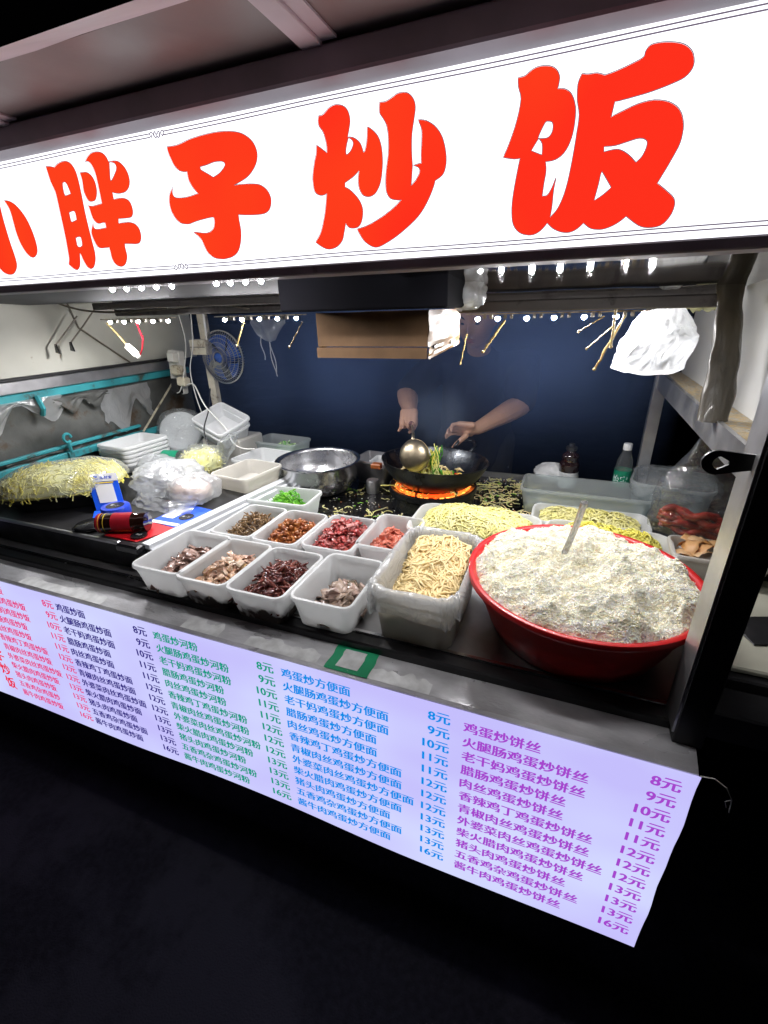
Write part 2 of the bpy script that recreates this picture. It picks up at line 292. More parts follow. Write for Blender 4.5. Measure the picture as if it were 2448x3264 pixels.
def tub_mb(hx, hy, h, taper=.88, r=.022, th=.0025, rim=.006, mb=None, T=None):
    """open rounded box centred on the origin, standing on z = 0"""
    mb = mb or MB(); P = []
    prof = [(taper, 0.0, -.004), (taper, .004, 0), (.5+.5*taper, h*.5, 0), (1, h-.012, 0), (1, h-.011, rim*.9), (1, h-.004, rim), (1, h, rim*.7), (1, h, -th), (.5+.5*taper, h*.5, -th), (taper, .006, -th), (taper, .004, -th-.006)]
    R = []
    for f_, z, o in prof:
        R.append([(x, y, z) for x, y in rrect(hx*f_+o, hy*f_+o, max(.004, r+o), 4)])
    if T is not None: R = [[tuple(T @ Vector(p)) for p in q] for q in R]
    mb.rings(R, True, True, True); return mb
def text_geo(body, size=1.0, bold=.012):
    c = D.curves.new('t', 'FONT'); c.body = body; c.size = size; c.offset = bold*size; c.resolution_u = 3
    o = D.objects.new('t', c); COL.objects.link(o); dg = bpy.context.evaluated_depsgraph_get(); me = D.meshes.new_from_object(o.evaluated_get(dg))
    V = [tuple(v.co) for v in me.vertices]; Fc = [tuple(p.vertices) for p in me.polygons]
    COL.objects.unlink(o); D.objects.remove(o); D.meshes.remove(me); D.curves.remove(c); return V, Fc
def place_text(mb, body, x, z, width, height, Y, bold=.02, align='L', mi=0, fn=None):
    V, Fc = text_geo(body, 1.0, 0); xs = [v[0] for v in V]; ys = [v[1] for v in V]
    w = max(xs)-min(xs); sx = width/w if width else height; x0 = x-min(xs)*sx if align == 'L' else x-max(xs)*sx
    fn = fn or (lambda a, b: (a, Y, b))
    e = .037 if bold < .04 else .03
    for ex, ez in ((-e, 0), (e, 0), (0, e*.6)): mb.add([fn(x0+(v[0]+ex)*sx, z+(v[1]+ez)*height) for v in V], Fc, mi)

# ---------------- setting ----------------
g = MB(); g.grid(2, 2, lambda u, v: (-60+120*u, -60+120*v, 0)); ground = g.build('ground', M['asphalt']); tag(ground, 'dark asphalt street in front of and under the stall', kind='structure')

# ---------------- food cart ----------------
cart = thing('food_cart', 'stainless steel street food cart with side panels, posts and a griddle counter', 'food cart', (-.8, 1.4, 0))
CZ = .78
m = MB(); m.box(-2.0, .33, .80, 2.03, CZ-.03, CZ, bev=.003); m.build('counter_top', M['steel'], cart)
m = MB(); m.box(-1.05, .31, 1.24, 2.02, CZ+.001, CZ+.006, bev=.002); m.build('griddle_plate', M['griddle'], cart)
m = MB(); m.box(-.33, .30, 2.0, 2.01, CZ+.004, CZ+.03); m.build('back_rim', M['steel'], cart)
m = MB(); m.box(-2.02, .305, .765, .80, CZ-.055, CZ+.004, bev=.004); m.build('front_rail', M['black_metal'], cart)
m = MB(); m.box(-2.02, .305, .7995, .812, CZ-.002, CZ+.0075, bev=.002); m.build('rail_trim', M['steel_clean'], cart)
# ledge under the rail
m = MB(); m.rings([[(-2.05, .682, .757), (-2.05, .690, .7615), (-2.05, .772, .7635), (-2.05, .772, .74), (-2.05, .682, .74)], [(.292, .682, .757), (.292, .690, .7615), (.300, .772, .7635), (.300, .772, .74), (.292, .682, .74)]], True, True, True)
m.build('front_ledge', M['ledge_steel'], cart)
m = MB(); m.box(-2.05, .285, .70, .72, .30, .74); m.box(-2.0, .29, .72, 1.98, .36, .38); m.build('lower_body', M['black_metal'], cart)
for x in (-1.9, .2):
    for y in (.8, 1.9):
        m = MB(); m.box(x, x+.05, y, y+.05, .02, .36); m.build('leg', M['black_metal'], cart)
# counter extension to the right of the post
m = MB(); m.box(.335, .95, .93, 1.9, CZ-.03, CZ, bev=.004); m.build('side_shelf', M['dark_face'], cart)
m = MB(); m.box(.31, .95, .84, .925, CZ-.09, CZ-.02, bev=.004); m.build('side_shelf_rail', M['black_metal'], cart)
# posts
m = MB(); m.box(.258, .305, .735, .785, .76, 1.56, bev=.003); m.build('post', M['black_metal'], cart)
m = MB(); m.box(.2535, .2575, .737, .80, .785, 1.56); m.build('post_lining', M['steel'], cart)
m = MB(); m.box(.285, .325, 1.905, 1.94, .78, 1.26, bev=.002); m.build('post', M['steel'], cart)
m = MB(); m.box(-1.72, -1.68, 1.90, 1.93, .78, 1.56, bev=.002); m.build('post', M['yellowed'], cart)
# latch tab on the front post
m = MB(); ro = [(.212+.02*math.cos(a), 1.287+.018*math.sin(a)) for a in [math.radians(t) for t in range(90, 271, 20)]]
out = [(.256, 1.302), (.212, 1.305)]+ro[1:-1]+[(.212, 1.269), (.256, 1.280)]
cx0, cz0 = .216, 1.287
hole = []
for (x, z) in out:
    a = math.atan2(z-cz0, x-cx0); hole.append((cx0+.010*math.cos(a), cz0+.010*math.sin(a)))
m.rings([[(x, .752, z) for x, z in hole], [(x, .752, z) for x, z in out], [(x, .757, z) for x, z in out], [(x, .757, z) for x, z in hole], [(x, .752, z) for x, z in hole]], True)
m.build('latch_tab', M['black_metal'], cart)
# side rails
def rail_right(u0, u1, x0=.300, x1=.312):
    return u0
m = MB(); m.box(.293, .303, .79, 1.93, 1.215, 1.272); m.build('side_rail', M['steel'], cart)
m = MB(); m.box(.304, .362, .79, 1.93, 1.262, 1.270); m.build('side_rail_top', M['speckle'], cart)
m = MB(); m.box(.363, .372, .79, 1.93, 1.24, 1.60); m.build('side_panel', M['white_panel'], cart)
m = MB(); m.box(.300, .362, 1.80, 1.83, 1.50, 1.535); m.box(.32, .362, .9, 1.8, 1.555, 1.575); m.build('panel_brace', M['yellowed'], cart)
# left side: panel above, steel rail, turquoise truck-bed side, torn sheets
m = MB(); m.grid(12, 10, lambda u, v: (-1.957+.006*nz(u*3, v*2, 5), .75+1.36*u, 1.285+.33*v)); m.build('side_panel', M['cream_panel'], cart, smooth=True)
m = MB(); m.tube([(-1.947, 1.42, 1.60), (-1.947, 1.45, 1.46), (-1.947, 1.66, 1.30)], .004, 5); m.build('panel_seam', M['cable_dark'], cart)
m = MB(); m.box(-1.985, -1.938, .75, 1.93, 1.243, 1.287, bev=.003); m.build('side_rail', M['steel'], cart)
m = MB(); m.box(-1.99, -1.934, .75, 1.93, 1.287, 1.299, bev=.003); m.build('rail_seal', M['black_metal'], cart)
m = MB(); m.box(-2.0, -1.943, .75, 2.02, 1.208, 1.240, bev=.004); m.build('truck_bed_rim', M['teal'], cart)
m = MB(); m.grid(90, 34, lambda u, v: (-1.962+.013*nz(u*9, v*4, 2)+.02*nz(u*3, v*2, 7), .75+1.28*u, .86+.365*v)); m.build('grimy_sheet', M['grime'], cart, smooth=True)
def scrap(y0, y1, z0, z1, seed):
    m = MB()
    def fn(u, v):
        hang = .5+.9*nz(u*3, seed); return (-1.938+.012*nz(u*5, v*3, seed), y0+(y1-y0)*u+.02*nz(v*4, seed), z1-(z1-z0)*v*max(.15, hang))
    m.grid(22, 10, fn); return m
for i, (a, b_, c, d) in enumerate([(.95, 1.28, 1.10, 1.215), (1.25, 1.5, 1.08, 1.2), (1.45, 1.72, 1.0, 1.2), (1.0, 1.4, .93, 1.0)]):
    scrap(a, b_, c, d, i*3.3+1).build('torn_scrap', M['grime'] if i % 2 else M['film_milky'], cart, smooth=True)
for (z0, z1, y0, y1, x) in ((1.000, 1.014, .75, 1.62, -1.928), (.955, .985, .75, 1.95, -1.915), (.895, .915, 1.1, 1.98, -1.925)):
    m = MB(); m.box(x-.02, x, y0, y1, z0, z1, bev=.003); m.build('truck_bed_rib', M['teal'], cart)
for y in (1.235, 1.47):
    m = MB(); m.box(-1.935, -1.905, y-.012, y+.012, .86, .99, bev=.004); m.build('truck_bed_stake', M['teal'], cart)
m = MB(); m.tube([(-1.905+.0*t, 1.235+.016*math.cos(t), 1.045+.018*math.sin(t)) for t in np.linspace(0, 5.4, 12)], .006, 6); m.tube([(-1.905, 1.235, .985), (-1.905, 1.235, 1.03)], .007, 6); m.build('hook', M['teal'], cart)
m = MB(); m.tube([(-1.93, 1.185, 1.225), (-1.915, 1.185, 1.175), (-1.93, 1.185, 1.15)], .010, 6); m.build('hook', M['teal'], cart)
m = MB(); m.tube([(-1.90, 1.91, 1.235), (-1.90, 1.60, .985)], .008, 4, flat=.6); m.build('brace_rod', M['yellowed'], cart)
# roof inside, back beam, mirror hood
m = MB(); m.grid(2, 2, lambda u, v: (-1.95+1.60*u, .755+.52*v, 1.575-.028*v)); m.build('inner_roof', M['inner_dark'], cart)
m = MB(); m.box(-1.62, .29, 1.365, 1.40, 1.50, 1.56, bev=.004); m.build('lamp_beam', M['beam_grime'], cart)
m = MB(); m.box(-1.62, -.62, 1.28, 1.30, 1.522, 1.545, bev=.003); m.build('lamp_beam', M['beam_grime'], cart)
m = MB(); m.box(-.30, .30, 1.27, 1.30, 1.485, 1.512, bev=.003); m.build('lamp_beam', M['beam_grime'], cart)
def hoodfn(u, v):
    x = -.30+.62*u; e = max(0, (u-.72)/.28); y = .800+.480*v
    z = 1.5600-.036*v+.010*math.sin(v*math.pi)*.25+.0016*nz(u*6, v*3, 1)-.030*e*e*(1-v)*.3-.004*math.exp(-u/.05)
    return (x, y, z)
m = MB(); m.grid(40, 24, hoodfn); m.build('mirror_hood', M['hood'], cart, smooth=True)
m = MB(); m.box(-1.98, .34, .76, 2.0, 1.66, 1.67); m.build('roof', M['canopy'], cart)

# ---------------- canopy above the sign ----------------
can = thing('canopy', 'grey metal awning sheet with rafters and a glossy drooping edge above the sign', 'awning', (-.8, .62, 1.78))
m = MB(); m.box(-3.0, 1.6, .66, .755, 1.765, 1.7965, bev=.003); m.build('front_beam', M['housing'], can)
m = MB(); m.box(-3.0, 1.6, .537, .80, 1.801, 1.806); m.build('sheet', M['canopy'], can)
m = MB(); m.grid(60, 5, lambda u, v: (-3.0+4.6*u, .537-.108*v, 1.801-.050*v-.002*math.sin(v*3.1)+.0012*nz(u*60, v*3))); m.build('edge_strip', M['canopy_lip'], can, smooth=True)
for x in (-.93, -.345, .24):
    m = MB(); m.box(x-.014, x+.014, .50, .66, 1.7935, 1.8005, bev=.001); m.box(x+.0145, x+.034, .538, .66, 1.7975, 1.8005); m.build('rafter', M['canopy_lip'], can)
# ---------------- the sign ----------------
YS = .70
sign = thing('shop_sign', 'long backlit white shop sign with five bold red Chinese characters', 'sign', (-.5, .72, 1.56))
m = MB(); m.box(-2.6, .55, .7005, .755, 1.5655, 1.7645); m.build('light_box', M['sign_face'], sign)
m = MB(); m.box(-2.62, .57, .697, .760, 1.551, 1.565, bev=.002); m.build('lower_frame', M['housing'], sign)
def curve_fill(name, contours, mat, parent, Y):
    c = D.curves.new('c', 'CURVE'); c.dimensions = '2D'; c.fill_mode = 'BOTH'
    for P in contours:
        s = c.splines.new('POLY'); s.points.add(len(P)-1); s.use_cyclic_u = True
        for q, (x, z) in zip(s.points, P): q.co = (x, z, 0, 1)
    o = D.objects.new('c', c); COL.objects.link(o); dg = bpy.context.evaluated_depsgraph_get(); me = D.meshes.new_from_object(o.evaluated_get(dg))
    V = [(v.co.x, Y, v.co.y) for v in me.vertices]; Fc = [tuple(p.vertices) for p in me.polygons]
    COL.objects.unlink(o); D.objects.remove(o); D.meshes.remove(me); D.curves.remove(c)
    mb = MB(); mb.add(V, Fc); return mb.build(name, mat, parent)
def grow(P, d):
    n = len(P); A = sum(P[i][0]*P[(i+1) % n][1]-P[(i+1) % n][0]*P[i][1] for i in range(n)); sg = 1 if A > 0 else -1; out = []
    for i in range(n):
        a, b_ = P[i-1], P[(i+1) % n]; tx, ty = b_[0]-a[0], b_[1]-a[1]; L = math.hypot(tx, ty) or 1
        out.append((P[i][0]+sg*ty/L*d, P[i][1]-sg*tx/L*d))
    return out
